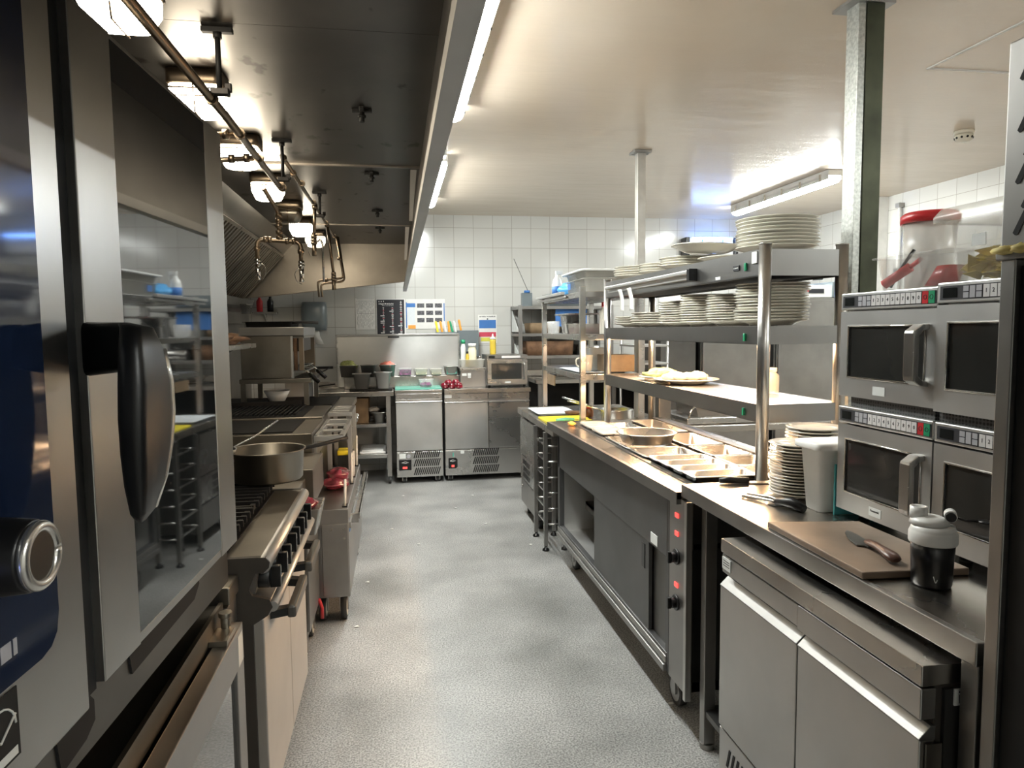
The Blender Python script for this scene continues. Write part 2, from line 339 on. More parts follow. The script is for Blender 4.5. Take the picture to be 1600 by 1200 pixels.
# ================================================================== EXTRACTION HOOD
hood = thing('extraction_hood', 'long dark stainless extraction hood over the cooking line', 'extraction hood', (-.6, 3.0, 1.8))
mb = MB()
for y0, y1 in ((-1.0, 1.9), (1.902, 3.40), (3.402, 5.27), (5.272, 6.45)): mb.box(-.86, .13, y0, y1, 2.20, 2.215)
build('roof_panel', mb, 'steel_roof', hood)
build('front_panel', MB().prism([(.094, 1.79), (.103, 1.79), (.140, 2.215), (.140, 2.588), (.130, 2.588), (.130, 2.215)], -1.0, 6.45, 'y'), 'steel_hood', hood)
build('gutter_lip', MB().prism([(.072, 1.778), (.103, 1.778), (.103, 1.792), (.078, 1.784), (.078, 1.806), (.072, 1.806)], -1.0, 6.45, 'y'), 'steel_dull', hood)
for y in (3.40, 5.27): build('seam_strip', MB().box(-.86, .128, y-.009, y+.009, 2.192, 2.201), 'steel_end', hood); build('corner_piece', MB().prism([(.074, 1.95), (.090, 1.95), (.115, 2.19), (.085, 2.19)], y+.02, y+.03, 'y'), 'alu', hood)  # pale plate at each joint stands in for a lit wedge
build('end_panel', MB().prism([(-1.40, 1.715), (-1.14, 1.73), (.095, 1.865), (.10, 1.79), (.13, 2.21), (-1.40, 2.6)], 6.44, 6.455, 'y').prism([(-1.40, 1.71), (.092, 1.866), (.092, 1.884), (-1.40, 1.728)], 6.42, 6.44, 'y'), 'steel_end', hood)
# rear sloping plenum above the filters
def slope(y0, y1, t0, t1, off): # band on the sloping plane between (-1.32,1.70) and (-.86,2.20)
    a = Vector((-1.32, 1.70)); d = Vector((-.86, 2.20))-a; n = Vector((d.y, -d.x)).normalized()
    p, q = a+d*t0, a+d*t1
    return [(v.x, v.y) for v in (p, q, q+n*off, p+n*off)]
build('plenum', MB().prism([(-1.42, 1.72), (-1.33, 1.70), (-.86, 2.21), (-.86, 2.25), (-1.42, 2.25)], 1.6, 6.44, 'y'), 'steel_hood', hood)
build('trough', MB().prism([(-1.42, 1.64), (-1.25, 1.64), (-1.22, 1.70), (-1.235, 1.70), (-1.26, 1.655), (-1.42, 1.655)], -.5, 6.44, 'y'), 'steel_dull', hood)
for k in range(8):
    y0 = 1.85+k*.555; y1 = y0+.545
    mb = MB(); mb.prism(slope(0, 0, .02, .80, .012), y0, y1, 'y')
    fb = build('baffle_filter', mb, 'griddle_black', hood)
    mb = MB(); n = 8
    for i in range(n):
        yy = y0+.03+(y1-y0-.06)*i/(n-1); mb.prism(slope(0, 0, .05, .77, .03), yy-.017, yy+.017, 'y')
    mb.prism(slope(0, 0, .02, .05, .032), y0, y1, 'y').prism(slope(0, 0, .77, .80, .032), y0, y1, 'y').prism(slope(0, 0, .02, .8, .032), y0, y0+.014, 'y').prism(slope(0, 0, .02, .8, .032), y1-.014, y1, 'y')
    build('baffle', mb, 'steel_greasy', fb)
build('cup', MB().lathe([(.001, 0), (.038, 0), (.045, .07), (.05, .07), (.05, .078), (.042, .075), (.036, .006), (.001, .006)], (-1.2, 5.1, 1.575)), 'steel', hood)
build('cup', MB().lathe([(.001, 0), (.038, 0), (.045, .07), (.05, .07), (.05, .078), (.042, .075), (.036, .006), (.001, .006)], (-1.2, 6.0, 1.575)), 'steel', hood)
# bulkhead lamps
LY = [1.66, 2.29, 2.98, 3.68, 4.40, 5.02, 5.66]
LD = ['glass bulkhead lamp under the hood, nearest the camera', 'lit bulkhead lamp, second from the camera under the hood', 'lit bulkhead lamp behind the two slanting pipe branches', 'yellowish lit bulkhead lamp just left of the first pipe drop', 'unlit dirty bulkhead lamp, the only dark square one', 'lit bulkhead lamp beyond the unlit one', 'small dim bulkhead lamp at the far end of the hood']
for k, (y, d) in enumerate(zip(LY, LD)):
    x = (-.565, -.57, -.595, -.61, -.615, -.625, -.60)[k]; t = thing('bulkhead_lamp', d, 'lamp', (x, y, 2.2), group='bulkhead lamps in the hood')
    build('base', MB().loft([rr(x-.078, x+.078, y-.068, y+.068, .02, 2.198), rr(x-.078, x+.078, y-.068, y+.068, .02, 2.16), rr(x-.072, x+.072, y-.062, y+.062, .02, 2.155)]), 'copper', t)
    m_ = 'steel_greasy' if k == 4 else ('e_hood_dim' if k == 6 else 'e_hood')
    z0 = 2.155
    build('diffuser', MB().loft([rr(x-.073, x+.073, y-.062, y+.062, .02, z0), rr(x-.073, x+.073, y-.062, y+.062, .025, z0-.035), rr(x-.058, x+.058, y-.047, y+.047, .03, z0-.072), rr(x-.04, x+.04, y-.03, y+.03, .02, z0-.078)]), m_, t)
    build('guard', MB().tube([(x-.075, y-.066, z0-.012), (x+.075, y-.066, z0-.012)], .0025, 6).tube([(x, y-.066, z0), (x, y-.05, z0-.077), (x, y+.05, z0-.077)], .0025, 6).tube([(x-.06, y-.067, z0-.035), (x+.06, y-.067, z0-.035)], .002, 6), 'copper', t)
# roof nozzles
for k, (y, d) in enumerate([(2.55, 'black four-armed bracket on the hood roof, nearest the camera'), (3.55, 'black four-armed bracket, second along the hood roof'), (4.63, 'black four-armed bracket, third along the hood roof'), (5.39, 'black four-armed bracket, farthest on the hood roof')]):
    x = -.10; a = .02 if k % 2 else -.03
    t = thing('roof_bracket', d, 'bracket', (x, y, 2.2), group='black brackets on the hood roof')
    build('arm', MB().box(x-.035, x+.035, y-.008, y+.008, 2.188, 2.199).box(x-.008, x+.008, y-.04, y+.04, 2.188, 2.199), 'black_matt', t, bev=.002)
    build('stub', MB().cyl((x, y, 2.19), (x, y, 2.155), .009, n=10).cyl((x, y, 2.178), (x, y, 2.170), .014, n=8), 'black_matt', t)
# pipework
def collars(mb, pts, r):
    for p, d in pts:
        p = Vector(p); d = Vector(d).normalized(); mb.cyl(p-d*.009, p+d*.009, r, n=10)
PX, PZ = -.445, 2.03
t = thing('fire_suppression_pipe', 'main brown pipe under the hood, running along the lamps from the camera', 'pipe', (PX, 2.3, PZ))
mb = MB().tube([(PX-.03, .4, PZ), (PX-.01, 2.1, PZ), (PX-.02, 3.12, PZ)], .0115, 10); collars(mb, [((PX-.01, y, PZ), (0, 1, 0)) for y in (1.95, 2.28, 2.58, 3.05, 3.1)], .017)
build('pipe', mb, 'copper', t)
for y in (2.28, 2.58):
    mb = MB().tube([(PX-.01, y, PZ), (PX-.28, y+.02, PZ-.02), (PX-.42, y+.02, PZ-.12)], .0095, 8, .05); collars(mb, [((PX-.05, y, PZ-.003), (1, 0, 0)), ((PX-.10, y, PZ-.006), (1, 0, 0))], .015)
    build('branch', mb, 'copper', t)
def hanger(x, y, z0, d):
    h = thing('pipe_hanger', d, 'hanger', (x, y, 2.2), group='T-shaped pipe hangers')
    build('plate', MB().box(x-.038, x+.038, y-.01, y+.01, 2.186, 2.199), 'griddle_black', h, bev=.002)
    build('rod', MB().cyl((x, y, 2.19), (x, y, z0), .007, n=8).cyl((x, y, 2.186), (x, y, 2.172), .011, n=8), 'griddle_black', h)
    build('clamp', MB().box(x-.02, x+.024, y-.012, y+.012, z0-.012, z0+.004).box(x+.014, x+.03, y-.006, y+.006, z0-.004, z0+.018), 'iron', h, bev=.002)
hanger(-.43, 1.93, PZ+.014, 'black T-shaped hanger holding the main pipe nearest the camera')
hanger(-.435, 2.98, PZ+.014, 'black T-shaped hanger at the middle, beside the U-shaped nozzle pipe')
hanger(-.40, 4.05, 2.07, 'black T-shaped hanger farthest along the hood')
def nozzle(mb, x, y, z, L=.07):
    mb.cyl((x, y, z), (x, y, z-.018), .014, n=10).cyl((x, y, z-.018), (x, y, z-.03), .017, n=6).cyl((x, y, z-.03), (x, y, z-.03-L), .0115, n=10); return mb
def loopwire(x, y, z, s=1, r=.035): return MB().tube([(x, y, z), (x+s*r*.9, y, z-.015), (x+s*r*1.1, y, z-.05), (x+s*r*.5, y, z-.09)], .0018, 5, .02)
# U shaped drop with two nozzles, x -.65..-.45 at y 3.5
t = thing('spray_pipe', 'brass U-shaped spray pipe with two downward nozzles under the hood', 'pipe', (-.55, 3.5, 2.0))
yU = 3.5
mb = MB().tube([(-.535, yU-.4, 2.03), (-.54, yU, 2.0), (-.535, yU, 1.86)], .010, 10, .05); collars(mb, [((-.537, yU, z), (0, 0, 1)) for z in (1.98, 1.955, 1.93, 1.90, 1.875)], .016)
build('riser', mb, 'copper', t)
mb = MB().tube([(-.64, yU, 1.775), (-.64, yU, 1.865), (-.44, yU, 1.855), (-.44, yU, 1.76)], .0105, 10, .03)
collars(mb, [((-.60, yU, 1.865), (1, 0, 0)), ((-.58, yU, 1.864), (1, 0, 0)), ((-.50, yU, 1.858), (1, 0, 0)), ((-.47, yU, 1.857), (1, 0, 0)), ((-.64, yU, 1.82), (0, 0, 1)), ((-.44, yU, 1.81), (0, 0, 1))], .0155)
build('crossbar', mb, 'copper', t)
for x in (-.64, -.44): build('nozzle', nozzle(MB(), x, yU, 1.775 if x < -.5 else 1.765), 'chrome', t)
build('wire', loopwire(-.64, yU, 1.76, 1), 'steel', t); build('wire', MB().tube([(-.44, yU, 1.74), (-.475, yU, 1.71), (-.465, yU, 1.665), (-.44, yU, 1.655)], .0018, 5, .02), 'steel', t)
# second run to the back
t = thing('fire_suppression_pipe', 'thinner pipe run continuing to the far end of the hood with three drops', 'pipe', (-.40, 4.2, 2.08))
RUN = [(-.44, 3.0, 2.14), (-.41, 3.25, 2.09), (-.40, 5.25, 2.07)]
mb = MB().tube(RUN, .0085, 8); collars(mb, [((-.40, y, 2.09-(y-3.3)*.01), (0, 1, 0)) for y in (3.3, 3.75, 3.8, 4.4, 4.95, 5.2)], .0135); collars(mb, [((-.437, 3.03, 2.135), (0, 1, -.3)), ((-.42, 3.17, 2.105), (0, 1, -.3))], .0135)
build('pipe', mb, 'copper', t)
for x, y, z in ((-.41, 3.8, 1.92), (-.37, 4.45, 1.78)):
    d = MB().tube([(-.40, y, 2.085), (x, y, z)], .009, 8); collars(d, [((-.40, y, 2.07), (0, 0, 1)), ((x, y, z), (0, 0, 1))], .0145)
    build('drop', nozzle(d, x, y, z-.01, .06), 'copper', t)
mb = MB()
for o in (0, .022): mb.tube([(-.385+o*.3, 4.95+o, 2.07), (-.345+o*.3, 4.95, 1.79-o), (-.52+o, 4.95-o, 1.77-o), (-.51+o, 4.95-o, 1.66)], .008, 8, .03)
collars(mb, [((-.46, 4.95, 1.775), (1, 0, 0)), ((-.40, 4.95, 1.78), (1, 0, 0)), ((-.37, 4.95, 1.92), (0, 0, 1))], .014)
build('drop', mb, 'copper', t)
build('wire', loopwire(-.41, 3.8, 1.91, -1), 'steel', t); build('wire', MB().tube([(-.46, 4.45, 1.97), (-.445, 4.45, 1.99), (-.43, 4.45, 1.96), (-.43, 4.45, 1.73)], .006, 6, .01), 'steel', t)

# ================================================================== COMBI OVEN (left foreground)
oven = thing('combi_oven', 'large combi oven in the left foreground with glass door and black handle', 'oven', (-.35, 1.56, 0), R(-3))
def ob(name, mb, mat, parent=None, **k): return build(name, mb, mat, parent or oven, local=True, **k)
ob('body', MB().box(-.47, -.035, -1.45, 0, .89, 1.846), 'steel_dull', bev=.003)
ob('lower_trim', MB().box(-.035, -.022, -1.45, 0, .89, .975), 'steel_dark')
ob('control_panel', MB().box(-.035, 0, -1.45, -.655, .966, 1.838), 'steel_v', bev=.003)
scr = ob('touch_screen', MB().prism([(-1.44, 1.825), (-1.44, 1.078), (-.755, 1.078), (-.735, 1.083), (-.722, 1.095), (-.716, 1.118), (-.716, 1.825)], -.002, .0025, 'x'), 'blue_dark')
ob('icon', MB().cyl((.002, -1.15, 1.165), (.0035, -1.15, 1.165), .016, n=20), 'led_blue', scr)
ob('icon', MB().tube([(.003, -1.08+.022*math.cos(a), 1.165+.022*math.sin(a)) for a in [i*2*math.pi/20 for i in range(21)]], .0015, 5), 'led_white', scr)
ob('model_print', MB().box(.0026, .0032, -.825, -.808, 1.105, 1.122).box(.0026, .0032, -.804, -.798, 1.105, 1.122), 'key_grey', scr)
kb = ob('dial_knob', MB().cyl((0, -.905, 1.238), (.006, -.905, 1.238), .045, n=36).cyl((.006, -.905, 1.238), (.085, -.905, 1.238), .038, .0315, n=36), 'handle_black', bev=.003)
ob('ring', MB().tube([(.088, -.905+.0255*math.cos(a), 1.238+.0255*math.sin(a)) for a in [i*2*math.pi/36 for i in range(37)]], .0052, 10), 'silver_ring', kb)
ob('dial_face', MB().cyl((.085, -.905, 1.238), (.0895, -.905, 1.238), .022, n=30), 'steel_black', kb)
door = ob('door', MB().box(-.035, 0, -.612, -.501, .978, 1.838).box(-.035, 0, -.106, 0, .978, 1.838).box(-.035, -.002, -.501, -.106, .978, .994).box(-.035, -.002, -.501, -.106, 1.830, 1.838), 'steel_v', bev=.0015)
ob('door_glass', MB().box(-.03, -.001, -.5, -.107, .994, 1.830), 'glass_door', door)
ob('glass_border', MB().box(-.001, -.0006, -.5, -.107, 1.775, 1.830), 'griddle_black', door)
ob('door_gap', MB().box(-.035, -.012, -.655, -.612, .97, 1.838), 'dark_gap')  # black strip for the shade in the gap between panel and door
ob('catch_recess', MB().prism([(-.70, .966), (-.618, .966), (-.605, .952), (-.605, .925), (-.63, .912), (-.69, .905)], -.023, -.019, 'x'), 'dark_gap')
ob('catch_recess', MB().prism([(-.50, .974), (-.20, .974), (-.19, .955), (-.22, .935), (-.49, .928)], -.023, -.019, 'x'), 'dark_gap')
rings = [[(x, q[0], q[1]) for q in rr(y-w_, y+w_, z0, z1, .012, 0, 3)] for x, y, w_, z0, z1 in ((-.002, -.600, .020, 1.376, 1.444), (.05, -.618, .022, 1.382, 1.443), (.076, -.640, .024, 1.390, 1.438))]
h = ob('handle', MB().loft(rings), 'handle_black')
gr = [(1.441, .066, -.655, .006, .012), (1.436, .078, -.655, .012, .026), (1.41, .082, -.655, .014, .040), (1.37, .084, -.655, .016, .047), (1.33, .084, -.656, .016, .050), (1.29, .083, -.658, .015, .046), (1.25, .081, -.661, .013, .036), (1.215, .078, -.664, .009, .021), (1.203, .076, -.666, .003, .008)]
ob('grip', MB().loft([[p for p in rr(x-hx, x+hx, y-hy, y+hy, hx*.8, z, 5)] for z, x, y, hx, hy in gr]), 'handle_black', h)
ob('grip_trim', MB().loft([[p for p in rr(x+hx*.2, x+hx*1.05, y+hy-.010, y+hy+.002, .003, z, 3)] for z, x, y, hx, hy in gr[2:-1]]), 'silver_ring', h)
bd = ob('badge', MB().box(-.001, .0012, -.870, -.800, 1.0, 1.072), 'dark_gap')
ob('badge_art', MB().tube([(.0015, -.832+.026*math.cos(a), 1.036+.024*math.sin(a)) for a in [math.pi*i/10 for i in range(11)]], .0012, 5).box(.0011, .0016, -.865, -.805, 1.003, 1.012).tube([(.0015, -.862, 1.026), (-.0+.0015, -.845, 1.042), (.0015, -.832, 1.028), (.0015, -.806, 1.046)], .0014, 5), 'sticker', bd)
# ---- lower oven
lo = thing('lower_oven', 'lower oven beneath the combi oven, its door with dark glass and hinge', 'oven', (-.75, .8, 0))
build('body', MB().box(-.82, -.392, .05, 1.555, .12, .84), 'steel_black', lo, bev=.003)
build('stacking_frame', MB().box(-.82, -.47, .1, 1.5, .84, .889), 'griddle_black', lo)
build('top_edge', MB().box(-.392, -.384, .05, 1.555, .80, .845), 'steel_greasy', lo)
dr = build('door', MB().box(-.378, -.345, .3, 1.555, .20, .30).box(-.378, -.345, .3, 1.555, .72, .80).box(-.378, -.345, 1.49, 1.555, .30, .72).box(-.378, -.345, .3, .4, .30, .72), 'steel_dull', lo, bev=.002)
build('door_glass', MB().box(-.372, -.352, .4, 1.49, .30, .72), 'glass_door', dr)
build('hinge', MB().box(-.384, -.348, 1.43, 1.50, .80, .812).cyl((-.366, 1.50, .80), (-.366, 1.50, .835), .010, n=12).cyl((-.366, 1.50, .835), (-.366, 1.50, .845), .014, n=12), 'steel_greasy', lo, bev=.001)
build('sticker', MB().box(-.3452, -.344, 1.505, 1.545, .72, .785), 'sticker', dr)
for y in (.25, 1.45):
    build('foot', MB().cyl((-.45, y, 0), (-.45, y, .12), .022), 'steel', lo)
# ---- infill bench
inf = thing('infill_cabinet', 'narrow stainless cabinet between the ovens and the gas range', 'cabinet', (-.75, 1.61, 0))
build('worktop', MB().box(-1.2, -.372, 1.566, 1.655, .832, .872), 'steel_greasy', inf, bev=.003)
build('drawer', MB().box(-1.2, -.378, 1.568, 1.653, .765, .826), 'steel_dull', inf, bev=.002)
build('body', MB().box(-1.2, -.40, 1.568, 1.653, .0, .76), 'steel_dull', inf, bev=.002)

# ================================================================== GAS RANGE
rg = thing('gas_range', 'six-burner gas range with black knobs and two oven doors', 'range cooker', (-.75, 2.02, 0))
Y0, Y1 = 1.665, 2.385
build('body', MB().box(-1.25, -.36, Y0+.01, Y1-.01, .16, .86), 'steel_dark', rg, bev=.002)
prf = [(-1.25, .16), (-.36, .16), (-.345, .30), (-.345, .745), (-.312, .765), (-.300, .785), (-.306, .803), (-.345, .815), (-.352, .83), (-.336, .868), (-.318, .868), (-.305, .880), (-.303, .893), (-.312, .904), (-.33, .906), (-1.25, .906)]
build('side_panel', MB().prism(prf, Y0-.004, Y0+.010, 'y'), 'grime', rg); build('side_panel', MB().prism(prf, Y1-.010, Y1+.004, 'y'), 'steel_dark', rg)
build('hob_plate', MB().box(-1.22, -.32, Y0+.01, Y1-.01, .885, .905), 'steel_greasy', rg, bev=.002)
build('front_rail', MB().cyl((-.320, Y0-.002, .886), (-.320, Y1+.002, .886), .0195, n=20), 'steel_mw', rg)
build('control_fascia', MB().prism([(-.35, .805), (-.340, .815), (-.332, .872), (-.36, .872)], Y0+.01, Y1-.01, 'y'), 'steel_dull', rg)
build('towel_rail', MB().cyl((-.300, Y0-.002, .786), (-.300, Y1+.03, .786), .0125, n=16).prism([(-.345, .745), (-.31, .762), (-.30, .778), (-.306, .80), (-.345, .812)], Y0+.01, Y1-.01, 'y'), 'steel_mw', rg)
for i in range(8):
    y = Y0+.055+i*.084+(.02 if i % 2 else 0)
    k = build('control_knob', MB().cyl((-.345, y, .843), (-.312, y, .840), .029, .027, n=20).box(-.313, -.288, y-.008, y+.008, .814, .866), 'black_plastic', rg, bev=.002)
    build('pointer', MB().box(-.2878, -.287, y-.001, y+.001, .850, .864), 'white_plastic', k)
for i, (a, b_) in enumerate(((Y0+.005, 2.045), (2.05, Y1-.002))):
    d = build('oven_door', MB().box(-.355, -.322, a, b_, .27, .755), 'steel_door', rg, bev=.003)
    ym = b_-.17 if i == 0 else a+.16
    build('handle', MB().loft([[(x, y, z) for x, y, z in [(-.324, ym-.13, zz) for zz in (.722, .742)] + [(-.324, ym-.10, zz) for zz in (.742, .722)]], [(-.272, ym-.11, .722), (-.272, ym-.11, .742), (-.272, ym-.085, .742), (-.272, ym-.085, .722)]], False).loft([[(-.324, ym+.10, .722), (-.324, ym+.10, .742), (-.324, ym+.13, .742), (-.324, ym+.13, .722)], [(-.272, ym+.085, .722), (-.272, ym+.085, .742), (-.272, ym+.11, .742), (-.272, ym+.11, .722)]], False), 'black_plastic', d)
    build('handle_bar', MB().box(-.284, -.262, ym-.115, ym+.115, .715, .748), 'steel_dark', d, bev=.006)
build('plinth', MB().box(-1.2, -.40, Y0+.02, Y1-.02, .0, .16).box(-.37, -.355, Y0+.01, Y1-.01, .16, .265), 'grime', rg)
build('burner_tray', MB().box(-1.20, -.405, Y0+.03, Y1-.03, .9052, .908), 'griddle_black', rg)
for yc in (1.86, 2.20):
    g = MB(); ya, yb = yc-.16, yc+.16
    for x in (-.415, -.82, -.84, -1.19): g.box(x-.006, x+.006, ya, yb, .925, .938)
    for y in (ya, yb): g.box(-1.19, -.415, y-.006, y+.006, .925, .938)
    for k in range(7):
        y = ya+.03+k*.043; g.box(-.56, -.400, y-.004, y+.004, .927, .944).box(-.82, -.72, y-.004, y+.004, .927, .942)
    for x in (-.43, -.82, -1.18):
        for y in (ya, yb): g.box(x-.008, x+.008, y-.008, y+.008, .905, .93)
    build('pan_support', g, 'iron', rg)
    for xc in (-.58, -1.0):
        build('burner', MB().lathe([(.07, 0), (.07, .006), (.045, .010), (.045, .022), (.001, .024)], (xc, yc, .905), 24), 'iron', rg)
        build('burner_ring', MB().tube([(xc+.075*math.cos(i*math.pi/12), yc+.075*math.sin(i*math.pi/12), .911) for i in range(25)], .003, 6), 'steel_greasy', rg)
# saute pan on the hob
def round_pan(name, label, cat, c, r, hgt, handles, mat='steel_top', r0=None, grp=None):
    t = thing(name, label, cat, c, group=grp); r0 = r0 or r*.93
    build('bowl', MB().lathe([(.001, 0), (r0*.95, 0), (r0, .006), (r-.003, hgt-.004), (r+.004, hgt), (r+.003, hgt+.003), (r-.005, hgt), (r0-.005, .008), (.001, .004)], c, 40), mat, t)
    for pts, rad, m_ in handles:
        build('handle', MB().tube(pts, rad, 8, .02), m_, t)
    return t
pc = (-.430, 2.375, .945)
round_pan('saute_pan', 'wide round stainless pan on the back burner of the gas range', 'pan', pc, .122, .098, [([(pc[0]+.11, pc[1]+.05, 1.035), (pc[0]+.15, pc[1]+.07, 1.038), (pc[0]+.25, pc[1]+.15, 1.05)], .007, 'iron'), ([(pc[0]-.08, pc[1]-.10, 1.03), (pc[0]-.14, pc[1]-.2, 1.02), (pc[0]-.20, pc[1]-.30, 1.0)], .008, 'steel_greasy')], 'steel_greasy')
t = thing('skimmer', 'wire skimmer lying across the stainless pan on the range', 'skimmer', (-.5, 2.35, 1.07))
build('handle', MB().tube([(-.52, 2.28, 1.065), (-.46, 2.36, 1.09), (-.40, 2.44, 1.13)], .003, 6), 'steel', t)
build('basket', MB().lathe([(.055, 0), (.05, -.012), (.03, -.02), (.001, -.022), (.001, -.020), (.03, -.018), (.052, 0)], (-.55, 2.25, 1.068), 20), 'steel', t)
# ================================================================== COOKING LINE BEYOND THE RANGE
def castor(parent, x, y, r=.05, rim='cream_plastic'):
    c = build('castor', MB().cyl((x-.014, y, r), (x+.014, y, r), r, n=24), 'rubber', parent)
    build('hub', MB().cyl((x-.016, y, r), (x+.016, y, r), r*.72, n=20), rim, c)
    build('fork', MB().box(x-.022, x-.017, y-.02, y+.02, r-.01, 2*r+.02).box(x+.017, x+.022, y-.02, y+.02, r-.01, 2*r+.02).box(x-.022, x+.022, y-.025, y+.025, 2*r+.015, 2*r+.03), 'steel_dull', c)
cb = thing('infill_cabinet', 'low stainless infill cabinet directly behind the gas range', 'cabinet', (-.8, 2.68, 0))
build('body', MB().box(-1.2, -.40, 2.43, 2.955, .1, .78), 'steel_dark', cb, bev=.003); build('worktop', MB().box(-1.2, -.385, 2.425, 2.96, .78, .82), 'steel_greasy', cb, bev=.003)
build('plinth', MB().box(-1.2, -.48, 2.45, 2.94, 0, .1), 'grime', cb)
bn = thing('utensil_bin', 'small angled stainless bin hooked on the cabinet behind the range', 'bin', (-.34, 2.74, .66))
build('box', MB().loft([rr(-.375, -.315, 2.66, 2.80, .006, .665), rr(-.380, -.295, 2.64, 2.84, .006, .765), rr(-.376, -.299, 2.644, 2.836, .006, .765), rr(-.372, -.318, 2.664, 2.796, .006, .669)], False), 'steel', bn)
build('bracket', MB().box(-.386, -.378, 2.66, 2.82, .70, .83), 'steel_dull', bn)
build('scrub_pad', MB().blob((-.345, 2.74, .765), .028, .05, .022, .3, 5), 'meat', bn)
cb = thing('fryer_cabinet', 'stainless fryer block with a box-shaped raised top on castors', 'fryer', (-.8, 3.16, 0))
build('body', MB().box(-1.2, -.40, 2.97, 3.37, .12, .70), 'steel_dark', cb, bev=.003); build('raised_top', MB().box(-1.2, -.355, 2.965, 3.375, .70, .855), 'steel_greasy', cb, bev=.003)
build('door', MB().box(-.40, -.388, 2.985, 3.36, .15, .69), 'steel_dull', cb, bev=.002); build('drain_tap', MB().tube([(-.385, 3.30, .17), (-.375, 3.32, .12), (-.375, 3.32, .07)], .008, 8), 'red', cb)
castor(cb, -.43, 3.30); castor(cb, -.43, 3.05)
# trolley
tr = thing('mobile_drawer_unit', 'low stainless unit on castors standing in the aisle by the griddle', 'trolley', (-.40, 4.05, 0))
X0, X1 = -.42, -.248
build('body', MB().box(X0, X1, 3.40, 4.54, .135, .572), 'steel_dull', tr, bev=.004)
ep = build('end_plate', MB().box(-.375, X1-.004, 3.392, 3.40, .15, .50), 'steel_dull', tr, bev=.002)
build('rivet', MB().cyl((-.33, 3.392, .475), (-.33, 3.387, .475), .007, n=10).cyl((-.27, 3.392, .475), (-.27, 3.387, .475), .006, n=10).cyl((-.27, 3.392, .43), (-.27, 3.387, .43), .006, n=10), 'chrome', ep)
build('side_rail', MB().box(X1, X1+.010, 3.42, 4.56, .47, .50).box(X1+.02, X1+.045, 3.55, 4.60, .50, .508).box(X1+.038, X1+.046, 3.55, 4.60, .48, .508).box(X1, X1+.04, 3.55, 3.57, .46, .505), 'steel', tr, bev=.001)
build('label_plate', MB().box(X1, X1+.002, 3.46, 3.50, .44, .50), 'blue_ink', tr)
for x, y in ((-.285, 3.48), (-.385, 3.48), (-.285, 4.47), (-.385, 4.47)): castor(tr, x, y, .058)
for i, y in enumerate((3.46, 3.98, 4.16, 4.50)):
    h0 = .59; hh = (.11, .15, .13, .17)[i]
    g = thing('fryer_basket_handle', ['white wire loop handle at the near corner of the low unit', 'tall white loop handle beside the red bags', 'white loop handle just past the red bags', 'tallest white loop handle at the far end of the low unit'][i], 'handle', (X1-.02, y, h0), group='white loop handles on the low unit')
    build('loop', MB().tube([(X1-.018, y-.02, h0-.018), (X1-.014, y-.02, h0+hh), (X1-.014, y+.02, h0+hh), (X1-.018, y+.02, h0-.018)], .0055, 8, .02), 'white_plastic', g)
    build('grip', MB().box(X1-.03, X1-.006, y-.03, y+.03, h0-.019, h0-.012), 'black_plastic', g)
solo('folded_cover', MB().prism([(4.22, .575), (4.42, .575), (4.44, .69), (4.26, .66)], X1-.05, X1-.03, 'x'), 'steel_dark', 'dark folded metal flap between the white loop handles', 'cover', (X1-.04, 4.3, .58))
for i, (x, y, z, a) in enumerate(((-.345, 3.88, .600, 0), (-.335, 3.93, .635, 1))):
    solo('food_bag', MB().blob((x, y, z+.005), .075 if i == 0 else .062, .11 if i == 0 else .09, .032, .16, 3+i, 26, 14, z-.027 if i == 0 else None, 4.0), 'meat', ['clear bag of red food at the bottom, on the low trolley', 'clear bag of red food lying on top of another bag'][i], 'bag', (x, y, z-.03), 'bags of red food on the trolley')
# griddle + chargrill + third unit
gd = thing('griddle', 'stainless griddle with dark flat plate, nearest behind the round pan', 'griddle', (-.8, 3.68, 0))
build('body', MB().box(-1.25, -.43, 3.405, 3.94, .10, .80), 'steel_dark', gd, bev=.003)
build('top', MB().box(-1.25, -.405, 3.40, 3.945, .80, .945), 'steel_greasy', gd, bev=.004)
build('hot_plate', MB().box(-1.22, -.50, 3.44, 3.92, .945, .951), 'griddle_black', gd)
build('vent_panel', MB().box(-.80, -.62, 3.394, 3.40, .835, .89), 'steel_dull', gd, bev=.001); build('vent_gap', MB().box(-.79, -.63, 3.391, 3.394, .875, .885), 'dark_gap', gd)
cg = thing('chargrill', 'second cooking unit with a black ridged chargrill plate', 'grill', (-.8, 4.3, 0))
build('body', MB().box(-1.25, -.43, 3.98, 4.56, .10, .80), 'steel_dark', cg, bev=.003)
build('top', MB().box(-1.25, -.415, 3.97, 4.57, .80, .955), 'steel_greasy', cg, bev=.004)
mb = MB().box(-1.22, -.52, 3.99, 4.53, .955, .96)
for i in range(25): mb.box(-1.2+i*.026, -1.2+i*.026+.012, 4.02, 4.50, .96, .972)
build('grill_plate', mb, 'griddle_black', cg); build('splash_guard', MB().box(-1.25, -.60, 4.54, 4.56, .955, .99), 'iron', cg)
tu = thing('boiling_top', 'third cooking unit with chrome control knobs facing the aisle', 'cooker', (-.8, 4.95, 0))
build('body', MB().box(-1.25, -.33, 4.60, 5.30, .10, .93), 'steel_dark', tu, bev=.003); build('top', MB().box(-1.25, -.30, 4.59, 5.31, .90, .935), 'steel_greasy', tu, bev=.004)
build('back_tray', MB().box(-1.2, -.42, 4.66, 5.26, .935, .95), 'griddle_black', tu)
for i in range(5):
    y = 4.66+i*.14; k = build('control_knob', MB().cyl((-.33, y, .80), (-.285, y, .80), .024, .02, n=16), 'chrome', tu)
for i in range(2): build('door', MB().box(-.33, -.318, 4.62+i*.34, 4.93+i*.34, .14, .70), 'steel_dull', tu, bev=.002)
